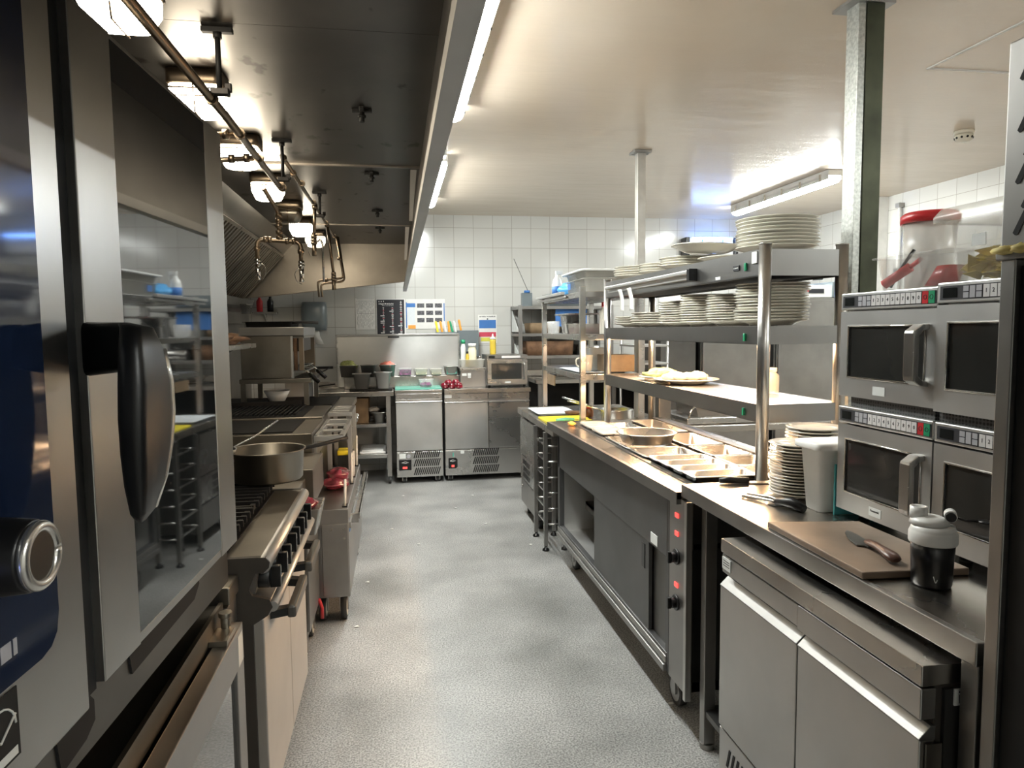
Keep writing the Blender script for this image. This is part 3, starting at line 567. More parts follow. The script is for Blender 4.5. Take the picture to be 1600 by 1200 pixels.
def scrap_stand(y0, y1, z, d, xa=-.403, xb=-.264):
    t = thing('tray_stand', d, 'stand', (-.32, (y0+y1)/2, .572), group='open-frame stands on the trolley')
    mb = MB().box(xa, xb, y0, y0+.03, z-.025, z).box(xa, xb, y1-.03, y1, z-.025, z).box(xa, xa+.02, y0, y1, z-.025, z).box(xb-.02, xb, y0, y1, z-.025, z)
    for k in (1, 2): mb.box(xa, xb, y0+(y1-y0)*k/3-.02, y0+(y1-y0)*k/3+.02, z-.012, z)
    build('frame', mb, 'steel_mw', t, bev=.002)
    for x in (xa+.012, xb-.012): build('leg', MB().box(x-.012, x+.012, y1-.026, y1-.002, .573, z-.02), 'steel_mw', t, bev=.001)
    build('bracket', MB().box(xa-.001, xa+.01, y0+.02, y0+.05, z-.09, z-.02), 'steel_mw', t)
scrap_stand(3.44, 4.10, .925, 'open-frame tray stand next to the griddle, nearer one')
scrap_stand(4.16, 4.53, .955, 'open-frame tray stand next to the chargrill, farther one')
solo('yellow_cloth', MB().box(-.375, -.295, 4.38, 4.50, .66, .69), 'yellow', 'folded yellow cloth seen between the stand legs', 'cloth', (-.33, 4.46, .66), bev=.006)
solo('cloth_support', MB().box(-.375, -.295, 4.40, 4.50, .573, .66), 'steel_dark', 'dark box under the yellow cloth', 'box', (-.33, 4.6, .573))
# wall shelf with brown cloths
sh = thing('wall_shelf', 'narrow steel shelf on the left wall holding brown cloths', 'shelf', (-1.1, 3.6, 1.36))
build('board', MB().box(-1.42, -.82, 3.55, 4.35, 1.335, 1.36), 'steel', sh, bev=.002)
build('bracket', MB().box(-.86, -.85, 3.70, 3.71, .955, 1.335).prism([(-1.42, 1.05), (-1.40, 1.05), (-.9, 1.335), (-1.42, 1.335)], 4.2, 4.21, 'y'), 'steel', sh)
for i, (x, y, rx, ry, rz) in enumerate(((-.98, 3.7, .13, .12, .035), (-.92, 3.98, .10, .13, .03))):
    solo('oven_cloth', MB().blob((x, y, 1.362+rz*.85), rx, ry, rz, .35, 11+i, 18, 10, 1.361), 'cloth_brown', ['crumpled brown oven cloth on the wall shelf, nearer', 'crumpled brown oven cloth at the far end of the wall shelf'][i], 'cloth', (x, y, 1.361), 'oven cloths on the wall shelf')
# salamander on stand
st = thing('grill_stand', 'square-legged steel stand carrying the salamander grill', 'stand', (-.78, 4.82, .96))
build('top', MB().box(-.98, -.545, 4.60, 5.20, 1.10, 1.128), 'steel_greasy', st, bev=.002)
for x in (-.96, -.575):
    for y in (4.62, 5.17): build('leg', MB().box(x-.015, x+.015, y-.015, y+.015, .956 if y > 4.6 else .95, 1.10), 'steel_greasy', st)
sa = thing('salamander_grill', 'boxy salamander grill with brown hood and black-gripped handles', 'grill', (-.78, 4.85, 1.13))
build('body', MB().box(-.965, -.66, 4.60, 5.20, 1.13, 1.415), 'steel_greasy', sa, bev=.004)
build('top_cover', MB().box(-.97, -.575, 4.59, 5.21, 1.40, 1.455), 'steel_dull', sa, bev=.004)
build('element', MB().box(-.66, -.60, 4.66, 5.14, 1.30, 1.40), 'grime', sa); build('side_cheek', MB().box(-.66, -.648, 4.60, 4.615, 1.13, 1.40), 'steel_mw', sa); build('side_cheek', MB().box(-.66, -.58, 5.185, 5.20, 1.13, 1.40), 'copper', sa); build('grill_hood', MB().box(-.655, -.58, 4.62, 5.18, 1.385, 1.40), 'steel_greasy', sa); build('spring_guard', MB().box(-.612, -.585, 4.61, 4.64, 1.18, 1.385), 'copper', sa); build('spring', MB().cyl((-.635, 4.62, 1.18), (-.635, 4.62, 1.385), .012), 'cloth_brown', sa)
mb = MB()
for i in range(12): mb.cyl((-.66, 4.65+i*.043, 1.20), (-.585, 4.65+i*.043, 1.20), .004, n=6)
build('grill_rack', mb.box(-.66, -.58, 4.63, 5.17, 1.165, 1.175), 'steel', sa)
for y in (4.68, 5.12):
    build('handle', MB().tube([(-.63, y, 1.20), (-.585, y, 1.18), (-.545, y, 1.14)], .007, 8), 'chrome', sa)
    build('grip', MB().cyl((-.56, y, 1.155), (-.50, y, 1.095), .016, .014, n=12), 'black_plastic', sa)
t = thing('baking_tray', 'black baking tray lying on top of the salamander grill', 'tray', (-.76, 4.85, 1.456))
build('tray', basin(MB(), -.96, -.64, 4.62, 5.05, 1.457, 1.492, .018, .006, .02), 'black_matt', t)
build('handle', MB().tube([(-.66, 4.68, 1.485), (-.60, 4.70, 1.488), (-.50, 4.72, 1.482)], .009, 8), 'black_matt', t)
solo('small_bowl', MB().lathe([(.001, 0), (.03, 0), (.05, .03), (.047, .03), (.028, .004), (.001, .004)], (-.84, 4.78, 1.462)), 'steel', 'small steel bowl in the black tray on the grill', 'bowl', (-.84, 4.78, 1.462))
solo('white_box', MB().box(-.80, -.60, 5.22, 5.30, .955, 1.10), 'white_plastic', 'plain white panel behind the legs of the grill stand', 'panel', (-.7, 5.25, .955), bev=.004)
solo('white_bowl', MB().lathe([(.001, 0), (.05, 0), (.085, .07), (.08, .07), (.045, .006), (.001, .006)], (-.80, 4.88, .962), 28), 'white_plastic', 'white plastic bowl under the grill stand', 'bowl', (-.8, 4.88, .962))
# ladle rack rods etc at the wall
solo('service_trunking', MB().box(-1.42, -1.36, 2.5, 6.9, 1.50, 1.60), 'steel_dull', 'horizontal steel trunking along the left wall under the hood', 'trunking', (-1.39, 4.5, 1.5), bev=.003)
for i, (x, y, m_) in enumerate(((-1.30, 7.12, 'red'), (-1.20, 7.12, 'black_plastic'))):
    solo('wall_bottle', MB().lathe([(.001, 0), (.03, 0), (.03, .10), (.012, .13), (.012, .16), (.001, .16)], (x, y, 1.62), 16), m_, ['red bottle on the corner bracket under the hood', 'black bottle on the corner bracket under the hood'][i], 'bottle', (x, y, 1.62))
solo('corner_piece', MB().box(-1.36, -1.14, 7.06, 7.198, 1.60, 1.618).prism([(7.06, 1.60), (7.198, 1.60), (7.198, 1.52)], -1.26, -1.25, 'x'), 'steel', 'small steel bracket shelf in the far left corner', 'shelf', (-1.25, 7.13, 1.6))

# ================================================================== BACK WALL
t = thing('paper_towel_dispenser', 'grey-blue paper roll dispenser on the far tiled wall', 'dispenser', (-.785, 7.12, 1.43))
build('cover', MB().loft([rr(-.895, -.675, 7.02, 7.197, .05, 1.435), rr(-.905, -.665, 7.0, 7.197, .06, 1.50), rr(-.905, -.665, 7.0, 7.197, .06, 1.66), rr(-.895, -.675, 7.01, 7.197, .05, 1.71)]), 'grey_plastic', t)
build('paper', MB().loft([[(x+dx, y+dy, z) for dx, dy in ((-.035, -.006), (.035, -.012), (.035, 0), (-.035, 0))] for x, y, z in ((-.78, 7.08, 1.45), (-.77, 7.07, 1.38), (-.735, 7.06, 1.30))]).box(-.75, -.74, 7.06, 7.07, 1.30, 1.31), 'paper', t)
solo('magnetic_strip', MB().box(-.85, -.63, 7.18, 7.198, 1.05, 1.075), 'black_matt', 'bare black magnetic strip low on the far tiled wall', 'knife rack', (-.74, 7.19, 1.05), bev=.002)
# clear paper notice with pen lines
t = thing('paper_notice', 'faded hand-written sheet left of the black menu', 'notice', (-.30, 7.19, 1.45))
build('sheet', MB().box(-.395, -.205, 7.194, 7.197, 1.44, 1.75), 'paper', t)
mb = MB(); rd = random.Random(4)
for i in range(13):
    x = -.38+i*.0135
    z = 1.73
    while z > 1.48:
        L = rd.uniform(.01, .05); mb.box(x, x+.002, 7.1932, 7.194, z-L, z); z -= L+rd.uniform(.004, .03)
for z in (1.60, 1.745): mb.box(-.38, -.21, 7.1932, 7.194, z, z+.002)
build('writing', mb, 'pic_dark', t)
# black menu
t = thing('menu_poster', 'black menu poster with white lettering on the far wall', 'poster', (-.04, 7.19, 1.38))
build('sheet', MB().box(-.19, .10, 7.19, 7.193, 1.37, 1.745), 'paper', t); build('panel', MB().box(-.185, .088, 7.1885, 7.19, 1.375, 1.738), 'ink', t)
mb = MB()
for q in scribble(-.165, -.10, 1.718, .016, 3)+scribble(-.165, -.02, 1.694, .018, 4)+scribble(-.13, -.02, 1.677, .006, 5): mb.box(q[0], q[1], 7.1878, 7.1885, q[2], q[3])
build('title', mb, 'white_matt', t); mb = MB(); mr = MB()
for cx, ztop in ((-.12, 1.66), (-.03, 1.66), (.055, 1.72)):
    z = ztop
    while z > 1.39:
        if rd.random() < .12: mb.box(cx-.03, cx+.01, 7.1878, 7.1885, z-.008, z); z -= .018; continue
        wd = rd.uniform(.008, .022); (mr if rd.random() < .25 else mb).box(cx-wd/2, cx+wd/2, 7.1878, 7.1885, z-.004, z); z -= .009
build('small_print', mb, 'white_matt', t); build('red_print', mr, 'red_ink', t)
# blue poster
t = thing('instruction_poster', 'white and blue instruction poster with nine small photographs', 'poster', (.30, 7.19, 1.44))
build('sheet', MB().box(.105, .50, 7.194, 7.197, 1.44, 1.742), 'paper', t)
build('blue_print', MB().box(.115, .20, 7.1932, 7.194, 1.66, 1.70).box(.486, .497, 7.1932, 7.194, 1.45, 1.70).box(.105, .115, 7.1932, 7.194, 1.45, 1.71), 'blue_ink', t)
build('orange_print', MB().box(.125, .20, 7.1932, 7.194, 1.442, 1.478), 'orange', t)
build('pale_print', MB().box(.12, .195, 7.1932, 7.194, 1.49, 1.655), 'tray_blue', t)
mb = MB()
for r_ in range(3):
    for c_ in range(3): mb.box(.218+c_*.09, .29+c_*.09, 7.1932, 7.194, 1.655-r_*.074, 1.698-r_*.074)
build('photographs', mb, 'pic_dark', t)
# chemicals notice
t = thing('safety_notice', 'small notice with blue, red and yellow bands on the far wall', 'notice', (.935, 7.19, 1.29))
build('sheet', MB().box(.84, 1.035, 7.194, 7.197, 1.285, 1.58), 'paper', t)
build('blue_band', MB().box(.85, 1.025, 7.193, 7.194, 1.44, 1.525), 'blue_ink', t); build('red_band', MB().box(.85, 1.025, 7.193, 7.194, 1.352, 1.40), 'red_ink', t); build('yellow_band', MB().box(.865, 1.025, 7.193, 7.194, 1.305, 1.345), 'yellow_ink', t)
mb = MB()
for q in scribble(.855, 1.02, 1.56, .013, 6): mb.box(q[0], q[1], 7.193, 7.194, q[2], q[3])
build('heading', mb.cyl((.937, 7.194, 1.535), (.937, 7.193, 1.535), .008), 'pic_dark', t)
# prep table left of fridge
t = thing('prep_table', 'stainless prep table with two undershelves against the far wall', 'table', (-.45, 6.85, 0))
build('tabletop', MB().box(-.95, -.035, 6.50, 7.19, .825, .868).box(-.95, -.035, 7.17, 7.19, .868, .92), 'steel_top', t, bev=.003)
for x in (-.92, -.085):
    for y in (6.54, 7.15):
        l = build('leg', MB().box(x-.02, x+.02, y-.02, y+.02, .07, .825), 'steel_dull', t)
        build('castor', MB().cyl((x-.012, y, .035), (x+.012, y, .035), .035, n=16), 'rubber', l)
build('undershelf', MB().box(-.93, -.09, 6.53, 7.17, .535, .565), 'steel', t, bev=.002); build('undershelf', MB().box(-.93, -.09, 6.53, 7.17, .245, .28), 'steel', t, bev=.002)
solo('cardboard_box', MB().box(-.42, -.27, 6.60, 6.95, .566, .80), 'card', 'brown cardboard box on the upper undershelf of the prep table', 'box', (-.34, 6.75, .566), bev=.004)
solo('steel_tray', basin(MB(), -.25, -.10, 6.58, 6.95, .567, .665, .012, .02, .02), 'steel', 'rectangular steel food tray on the prep table undershelf', 'tray', (-.17, 6.75, .567))
solo('plastic_wrap', MB().blob((-.22, 6.66, .69), .05, .06, .02, .4, 21), 'clear_cloudy', 'crumpled plastic film on the steel tray', 'film', (-.22, 6.66, .67))
solo('white_trays', MB().box(-.36, -.12, 6.58, 6.95, .281, .30).box(-.34, -.14, 6.60, 6.93, .30, .312), 'white_plastic', 'flat white trays on the bottom shelf of the prep table', 'tray', (-.23, 6.75, .281), bev=.004)
solo('black_tray', MB().box(-.44, -.045, 6.62, 7.05, .869, .886), 'black_matt', 'black tray lying on the prep table under the steel pots', 'tray', (-.2, 6.8, .869), bev=.003)
t = thing('long_tongs', 'dark bent tongs leaning on the left of the prep table', 'tongs', (-.75, 6.4, .95))
build('arm', MB().tube([(-.88, 6.55, .90), (-.78, 6.62, 1.02), (-.66, 6.72, 1.06), (-.62, 6.76, 1.09)], .006, 6), 'iron', t); build('arm', MB().tube([(-.90, 6.55, .88), (-.72, 6.6, .92), (-.57, 6.66, .935)], .007, 6), 'iron', t)
# raised prep fridge back
t = thing('steel_splashback', 'upright stainless splashback panel behind the food pots', 'splashback', (.02, 6.9, .87))
build('panel', MB().box(-.565, .61, 6.95, 6.965, .88, 1.375), 'steel_bright', t); build('top_rail', MB().box(-.575, .62, 6.94, 6.98, 1.37, 1.392), 'steel_dull', t, bev=.003)
build('edge_trim', MB().box(.605, .62, 6.93, 6.97, .88, 1.375).box(-.575, -.56, 6.94, 6.97, .88, 1.375), 'steel', t); build('black_clip', MB().box(-.08, .03, 6.935, 6.94, 1.355, 1.372), 'black_matt', t)
t = thing('pan_ledge', 'raised stainless ledge holding a row of topping pans', 'ledge', (.05, 6.85, .87))
build('riser', MB().box(-.50, .60, 6.82, 6.945, .875, .985), 'steel_top', t, bev=.003)
def gn(name, label, cat, x0, x1, y0, y1, z0, z1, fill=None, grp=None, mat='steel_mw', rim=.010, tap=.012):
    t = thing(name, label, cat, ((x0+x1)/2, (y0+y1)/2, z0), group=grp)
    build('pan', basin(MB(), x0, x1, y0, y1, z0, z1, rim, tap, .015), mat, t)
    if fill:
        m_, kind, amt = fill
        if kind == 'heap': build('contents', MB().blob(((x0+x1)/2, (y0+y1)/2, z1-.01), (x1-x0)/2*.88, (y1-y0)/2*.88, amt, .22, int(x0*100) % 97, 20, 10, z0+.02), m_, t)
        else: build('contents', MB().box(x0+.02, x1-.02, y0+.02, y1-.02, z0+.01, z0+(z1-z0)*amt), m_, t)
    return t
G = 'topping pans along the back ledge'
gn('topping_pan', 'steel pan heaped with green shredded lettuce', 'food pan', -.545, -.37, 6.76, 6.94, .99, 1.10, ('lettuce', 'heap', .05), G)
gn('topping_pan', 'steel pan between the lettuce pan and the tomato pan', 'food pan', -.35, -.19, 6.76, 6.94, .99, 1.10, ('grime', 'flat', .5), G)
gn('topping_pan', 'steel pan topped with chopped red tomato', 'food pan', -.17, -.005, 6.76, 6.94, .99, 1.10, ('tomato', 'heap', .035), G)
gn('topping_pan', 'clear tub of sliced purple onion on the ledge', 'food pan', .01, .155, 6.78, 6.94, .99, 1.06, ('purple', 'flat', .8), G, 'clear')
gn('topping_pan', 'clear tub of pale topping right of the purple onion', 'food pan', .165, .305, 6.78, 6.94, .99, 1.055, ('food_pale', 'flat', .5), G, 'clear_cloudy')
gn('topping_pan', 'low pale tub, second from the right end of the ledge', 'food pan', .315, .445, 6.78, 6.94, .99, 1.05, ('mayo', 'flat', .4), G, 'clear_cloudy')
gn('topping_pan', 'bright steel pan at the right end of the ledge', 'food pan', .46, .595, 6.76, 6.94, .99, 1.075, ('green_board', 'flat', .6), G)
gn('deep_pot', 'tall tapering steel pot on the black tray, left one', 'pot', -.41, -.235, 6.55, 6.73, .888, 1.03, None, 'tall steel pots', 'steel_mw', .012, .02)
gn('deep_pot', 'tall tapering steel pot on the black tray, right one', 'pot', -.215, -.045, 6.55, 6.73, .888, 1.04, None, 'tall steel pots', 'steel_mw', .012, .02)
# knives on the rack
t = thing('knife_holder', 'grey knife holder box fixed behind the splashback', 'knife rack', (.66, 7.1, 1.2))
build('box', MB().box(.40, .60, 7.0, 7.08, 1.30, 1.405).box(.615, .83, 7.08, 7.19, 1.15, 1.42), 'grey_plastic', t, bev=.004)
for i, (x, m_, d, z, tl) in enumerate(((.415, 'yellow', 'yellow-handled knife, leftmost in the rack', 1.40, -.02), (.46, 'orange', 'orange-handled knife, second in the rack', 1.40, -.02), (.495, 'white_plastic', 'white-handled knife between two orange-handled ones', 1.40, -.02), (.53, 'orange', 'orange-handled knife beside the dark green one', 1.40, -.01), (.565, 'green', 'dark green handled knife in the rack', 1.40, -.03), (.595, 'white_plastic', 'white-handled knife at the right end of the row', 1.40, -.02), (.655, 'orange', 'orange-handled knife standing alone to the right', 1.415, -.02))):
    t = thing('kitchen_knife', d, 'knife', (x, 7.04, z), group='knives in the wall rack'); y = 7.04 if i < 6 else 7.13
    build('handle', MB().loft([rr(x+tl*k-.012*s, x+tl*k+.012*s, y-.01, y+.01, .006, z+.115*k, 2) for k, s in ((0, .9), (.15, 1), (.5, .85), (.85, 1.05), (1, .7))]), m_ if i != 4 else 'green', t)
    build('blade', MB().box(x-.012, x+.012, y-.0015, y+.0015, z-.06, z), 'chrome', t)
# counter fridges at the back
def slots(mb, x0, x1, z0, rows, y, n, w_=.011, h_=.068, lean=.022, gap=.012):
    for r_ in range(rows):
        for i in range(n):
            x = x0+(x1-x0)*i/n; z = z0+r_*(h_+gap)
            mb.prism([(x, z), (x+w_, z), (x+w_+lean, z+h_), (x+lean, z+h_)], y-.0012, y+.001, 'y')
    return mb
t = thing('counter_fridge', 'single-door stainless counter fridge against the far wall', 'fridge', (.19, 6.85, 0))
build('worktop', MB().box(-.025, .415, 6.50, 7.18, .845, .875), 'steel_top', t, bev=.003); build('body', MB().box(-.02, .412, 6.525, 7.18, .055, .845), 'steel_dull', t, bev=.003)
build('door', MB().box(-.02, .412, 6.503, 6.525, .305, .765), 'steel_bright', t, bev=.006); build('door_rail', MB().box(-.02, .412, 6.505, 6.525, .785, .842), 'steel', t, bev=.003)
build('handle_lip', MB().prism([(6.503, .755), (6.485, .765), (6.487, .771), (6.51, .768)], -.02, .412, 'x'), 'steel', t)
v = build('front_grille', MB().box(-.02, .412, 6.505, 6.525, .058, .295), 'steel', t, bev=.003)
build('slot', slots(MB(), .135, .375, .078, 3, 6.504, 13), 'dark_gap', v)
v2 = build('controller', MB().box(.0, .115, 6.500, 6.505, .125, .225), 'black_plastic', t, bev=.002)
build('display', MB().box(.035, .075, 6.4985, 6.500, .140, .158), 'led_red', v2); build('logo', MB().tube([(.025, 6.4985, .197), (.06, 6.4985, .207), (.09, 6.4985, .197), (.06, 6.4985, .19), (.025, 6.4985, .197)], .002, 5), 'white_plastic', v2)
build('sticker', MB().box(.005, .065, 6.503, 6.505, .235, .282), 'sticker', v); build('knob', MB().cyl((.09, 6.50, .255), (.09, 6.505, .255), .018), 'key_grey', v)
for x in (.05, .36): castor(t, x, 6.56, .026)
solo('chopping_board', MB().box(-.02, .41, 6.50, 6.80, .876, .890), 'green_board', 'green chopping board on the single-door fridge', 'chopping board', (.2, 6.65, .876), bev=.003)
t = thing('plastic_tub', 'clear tub with a few red scraps on the green board', 'tub', (.27, 6.62, .891))
build('tub', basin(MB(), .20, .345, 6.55, 6.70, .891, .965, .006, .008, .02), 'clear', t); build('contents', MB().blob((.27, 6.62, .915), .055, .055, .018, .4, 8, 14, 6), 'purple', t)
t = thing('counter_fridge', 'two-door stainless counter fridge at the right, below the small microwave', 'fridge', (.84, 6.85, 0))
build('worktop', MB().box(.43, 1.25, 6.48, 7.18, .835, .875), 'steel_top', t, bev=.003); build('body', MB().box(.432, 1.24, 6.525, 7.18, .055, .835), 'steel_dull', t, bev=.003)
for i, (a, b_) in enumerate(((.432, .842), (.848, 1.24))):
    build('door', MB().box(a, b_, 6.503, 6.525, .305, .75), 'steel_bright' if i == 0 else 'steel', t, bev=.006); build('door_rail', MB().box(a, b_, 6.505, 6.525, .772, .832), 'steel', t, bev=.003)
    build('handle_lip', MB().prism([(6.503, .74), (6.485, .75), (6.487, .756), (6.51, .753)], a, b_, 'x'), 'steel', t)
v = build('front_grille', MB().box(.432, 1.24, 6.505, 6.525, .058, .295), 'steel', t, bev=.003)
build('slot', slots(MB(), .69, .93, .078, 3, 6.504, 13), 'dark_gap', v)
v2 = build('controller', MB().prism([(.46, .13), (.465, .125), (.53, .125), (.545, .14), (.545, .21), (.53, .225), (.465, .225), (.46, .22)], 6.500, 6.505, 'y'), 'black_plastic', t)
build('display', MB().box(.49, .515, 6.4985, 6.500, .138, .158), 'led_red', v2); build('logo', MB().tube([(.475, 6.4985, .197), (.50, 6.4985, .207), (.53, 6.4985, .197), (.50, 6.4985, .19), (.475, 6.4985, .197)], .002, 5), 'white_plastic', v2)
build('sticker', MB().box(.435, .50, 6.503, 6.505, .792, .822).box(.575, .61, 6.503, 6.505, .262, .288), 'sticker', t); build('green_tag', MB().box(.50, .512, 6.503, 6.505, .235, .275), 'green_board', v)
for x in (.48, 1.18): castor(t, x, 6.56, .026)
# red onions bag
mb = MB(); rd = random.Random(9)
for i in range(9): mb.blob((.44+.05*rd.uniform(0, 3.0), 6.56+.035*rd.random(), .905+(.028 if i > 5 else 0)), .036, .033, .030, .05, i, 14, 8)
o = solo('onion_net', mb.box(.575, .605, 6.515, 6.519, .885, .91), 'onion', 'net bag of shiny red onions on the two-door fridge', 'bag', (.50, 6.57, .876)); 
# box with controls + cling film + jars
t = thing('film_box', 'stainless box carrying jars, left of the small microwave', 'box', (.73, 6.8, .876))
build('box', MB().box(.60, .845, 6.66, 6.92, .876, 1.035), 'steel_dull', t, bev=.003); build('lid', MB().box(.595, .85, 6.65, 6.93, 1.035, 1.062), 'steel', t, bev=.003)
build('sticker', MB().box(.615, .66, 6.658, 6.66, .985, 1.01).box(.67, .70, 6.658, 6.66, .985, 1.012).box(.672, .70, 6.658, 6.66, .965, .98), 'sticker', t)
build('screw', MB().cyl((.62, 6.65, 1.05), (.62, 6.645, 1.05), .004).cyl((.76, 6.65, 1.05), (.76, 6.645, 1.05), .004).cyl((.83, 6.65, 1.05), (.83, 6.645, 1.05), .004), 'black_plastic', t)
t = thing('condiment_tub', 'brown clear tub holding sauce jars beside the microwave', 'tub', (.72, 6.8, 1.063))
build('tub', basin(MB(), .60, .845, 6.68, 6.90, 1.063, 1.14, .006, .010, .02), 'clear_cloudy', t)
def jar(name, label, cat, x, y, z, r, h_, m1, m2, neck=.6, grp=None):
    t = thing(name, label, cat, (x, y, z), group=grp)
    build('body', MB().lathe([(.001, 0), (r*.95, 0), (r, r*.15), (r, h_*.70), (r*neck, h_*.82), (r*neck, h_*.86), (.001, h_*.86)], (x, y, z), 20), m1, t)
    build('cap', MB().lathe([(.001, h_*.85), (r*neck*1.15, h_*.85), (r*neck*1.15, h_), (.001, h_)], (x, y, z), 20), m2, t); return t
jar('sauce_jar', 'cream mayonnaise jar with white lid in the tub', 'jar', .725, 6.74, 1.07, .042, .225, 'mayo', 'white_plastic', .8)
jar('sauce_bottle', 'small dark-capped amber bottle in the tub', 'bottle', .675, 6.72, 1.07, .016, .15, 'mustard', 'black_plastic')
jar('sauce_bottle', 'white and green bottle at the back left of the tub', 'bottle', .645, 6.82, 1.07, .026, .26, 'white_plastic', 'green', .7)
jar('sauce_jar', 'small glass jar at the right end of the tub', 'jar', .80, 6.74, 1.07, .022, .10, 'clear', 'steel')
# small microwave
t = thing('microwave', 'small stainless microwave on the far two-door fridge', 'microwave', (1.03, 6.75, .876))
build('body', MB().box(.845, 1.235, 6.57, 6.95, .895, 1.185), 'steel_dull', t, bev=.004)
build('fascia', MB().box(.845, 1.235, 6.555, 6.57, 1.15, 1.185), 'steel_dull', t, bev=.002); build('display', MB().box(.86, .92, 6.552, 6.555, 1.155, 1.178), 'screen', t)
build('buttons', MB().box(.985, 1.165, 6.552, 6.555, 1.156, 1.176), 'key_white', t)
d = build('door', MB().box(.847, 1.233, 6.548, 6.57, .905, 1.146), 'steel', t, bev=.004); build('window', MB().box(.885, 1.175, 6.545, 6.548, .955, 1.105), 'mw_glass', d)
build('handle', MB().tube([(1.197, 6.548, 1.105), (1.197, 6.515, 1.10), (1.197, 6.515, .96), (1.197, 6.548, .955)], .009, 8, .01), 'steel', d); build('badge', MB().box(1.015, 1.07, 6.546, 6.548, .918, .932), 'sticker', d)
for x in (.87, 1.21): build('foot', MB().cyl((x, 6.6, .876), (x, 6.6, .896), .012), 'black_plastic', t)
t = thing('squeeze_bottle', 'yellow sauce squeeze bottle on the small microwave', 'bottle', (.925, 6.72, 1.186))
build('body', MB().lathe([(.001, 0), (.028, 0), (.030, .01), (.030, .135), (.026, .148), (.001, .148)], (.925, 6.72, 1.186), 20), 'mustard', t); build('nozzle', MB().lathe([(.001, .146), (.03, .146), (.03, .158), (.012, .165), (.004, .20), (.001, .20)], (.925, 6.72, 1.186), 20), 'white_plastic', t)
# ================================================================== RIGHT: HOT CUPBOARD + COUNTER
hc = thing('hot_cupboard', 'long grey hot cupboard with sliding doors under the servery counter', 'hot cupboard', (1.3, 3.2, 0))
FX = .955
build('fascia', MB().box(FX, FX+.02, 2.36, 4.09, .595, .845), 'steel_cup', hc, bev=.002)
build('frame', MB().box(FX+.002, FX+.03, 2.345, 2.375, .165, .84).box(FX, FX+.03, 4.06, 4.10, .165, .84).box(FX, FX+.03, 2.36, 4.09, .215, .235), 'steel_cup', hc, bev=.002)
build('bottom_rail', MB().box(FX-.012, FX+.04, 2.36, 4.10, .165, .192).box(FX-.004, FX+.04, 2.36, 4.10, .196, .222), 'steel_dull', hc, bev=.003)
build('cabinet', MB().box(FX+.03, 1.60, 4.07, 4.09, .165, .84).box(1.585, 1.60, 2.2, 4.09, .165, .84).box(FX+.03, 1.60, 2.2, 4.09, .165, .20).box(FX+.03, 1.60, 2.2, 4.09, .67, .69), 'alu', hc)
build('side_panel', MB().box(FX+.03, 1.60, 2.20, 2.22, .165, .84), 'steel_black', hc)  # black colour stands in for the darkness between cupboard and fridge
build('inner_shelf', MB().box(1.12, 1.58, 3.35, 4.07, .36, .375).box(1.12, 1.13, 3.35, 4.07, .33, .375), 'steel_dark', hc)
d = build('sliding_door', MB().box(FX+.006, FX+.022, 2.56, 3.33, .235, .60), 'steel_cup', hc, bev=.002)
build('handle_recess', MB().box(FX+.003, FX+.007, 2.60, 2.635, .47, .57), 'black_plastic', d, bev=.002)
build('sliding_door', MB().box(FX+.026, FX+.04, 2.38, 3.1, .235, .60), 'steel_dark', hc)
build('label_plate', MB().box(FX-.002, FX, 2.45, 2.52, .605, .645), 'sticker', hc)
cp = build('control_strip', MB().box(FX+.003, FX+.03, 2.20, 2.345, .16, .84), 'steel_dull', hc, bev=.002)
build('edge_post', MB().box(FX-.002, FX+.02, 2.185, 2.205, .14, .84), 'steel_v', hc, bev=.002)
for z in (.765, .70, .515): build('indicator_lamp', MB().box(FX-.0005, FX+.003, 2.262, 2.29, z, z+.016), 'led_red', cp, bev=.001)
for z in (.625, .46):
    k = build('control_knob', MB().cyl((FX+.003, 2.275, z), (FX-.004, 2.275, z), .028, n=24).cyl((FX-.004, 2.275, z), (FX-.02, 2.275, z), .019, n=20).box(FX-.032, FX-.018, 2.268, 2.282, z-.02, z+.02), 'black_plastic', cp, bev=.002)
for x, y in ((1.03, 2.42), (1.5, 2.42), (1.03, 3.95), (1.5, 3.95)): castor(hc, x, y, .058, 'steel_dull')
ct = thing('servery_counter', 'stainless counter top with sunken heated wells under the gantry', 'counter', (1.25, 3.1, .845))
W = (1.035, 1.50, 2.29, 3.93)      # well opening
def mixp(a, b, t): return (a[0]+(b[0]-a[0])*t, a[1]+(b[1]-a[1])*t)
top = MB()
fa = lambda y: .932-(y-2.215)*.022
top.prism([(fa(2.215), 2.215), (W[0], 2.215), (W[0], 4.095), (fa(4.095), 4.095)], .845, .87).box(W[1], 1.64, 2.215, 4.095, .845, .87).box(W[0], W[1], 2.215, W[2], .845, .87).box(W[0], W[1], W[3], 4.095, .845, .87)
build('top', top, 'steel_top', ct)
build('front_edge', MB().prism([(fa(2.215)-.003, 2.215), (fa(4.095)-.003, 4.095), (fa(4.095)+.015, 4.095), (fa(2.215)+.015, 2.215)], .828, .8705), 'steel_dull', ct)
build('well', MB().box(W[0], W[1], W[2], W[3], .70, .705).box(W[0]-.004, W[0], W[2], W[3], .70, .868).box(W[1], W[1]+.004, W[2], W[3], .70, .868).box(W[0], W[1], W[2]-.004, W[2], .70, .868).box(W[0], W[1], W[3], W[3]+.004, .70, .868), 'steel_dull', ct)
build('well_frame', MB().box(W[0]-.02, W[0]+.004, W[2]-.01, W[3]+.01, .870, .874).box(W[1]-.004, W[1]+.03, W[2]-.01, W[3]+.01, .870, .895), 'steel_dark', ct)
G = 'food pans in the heated wells'
yy = 2.30
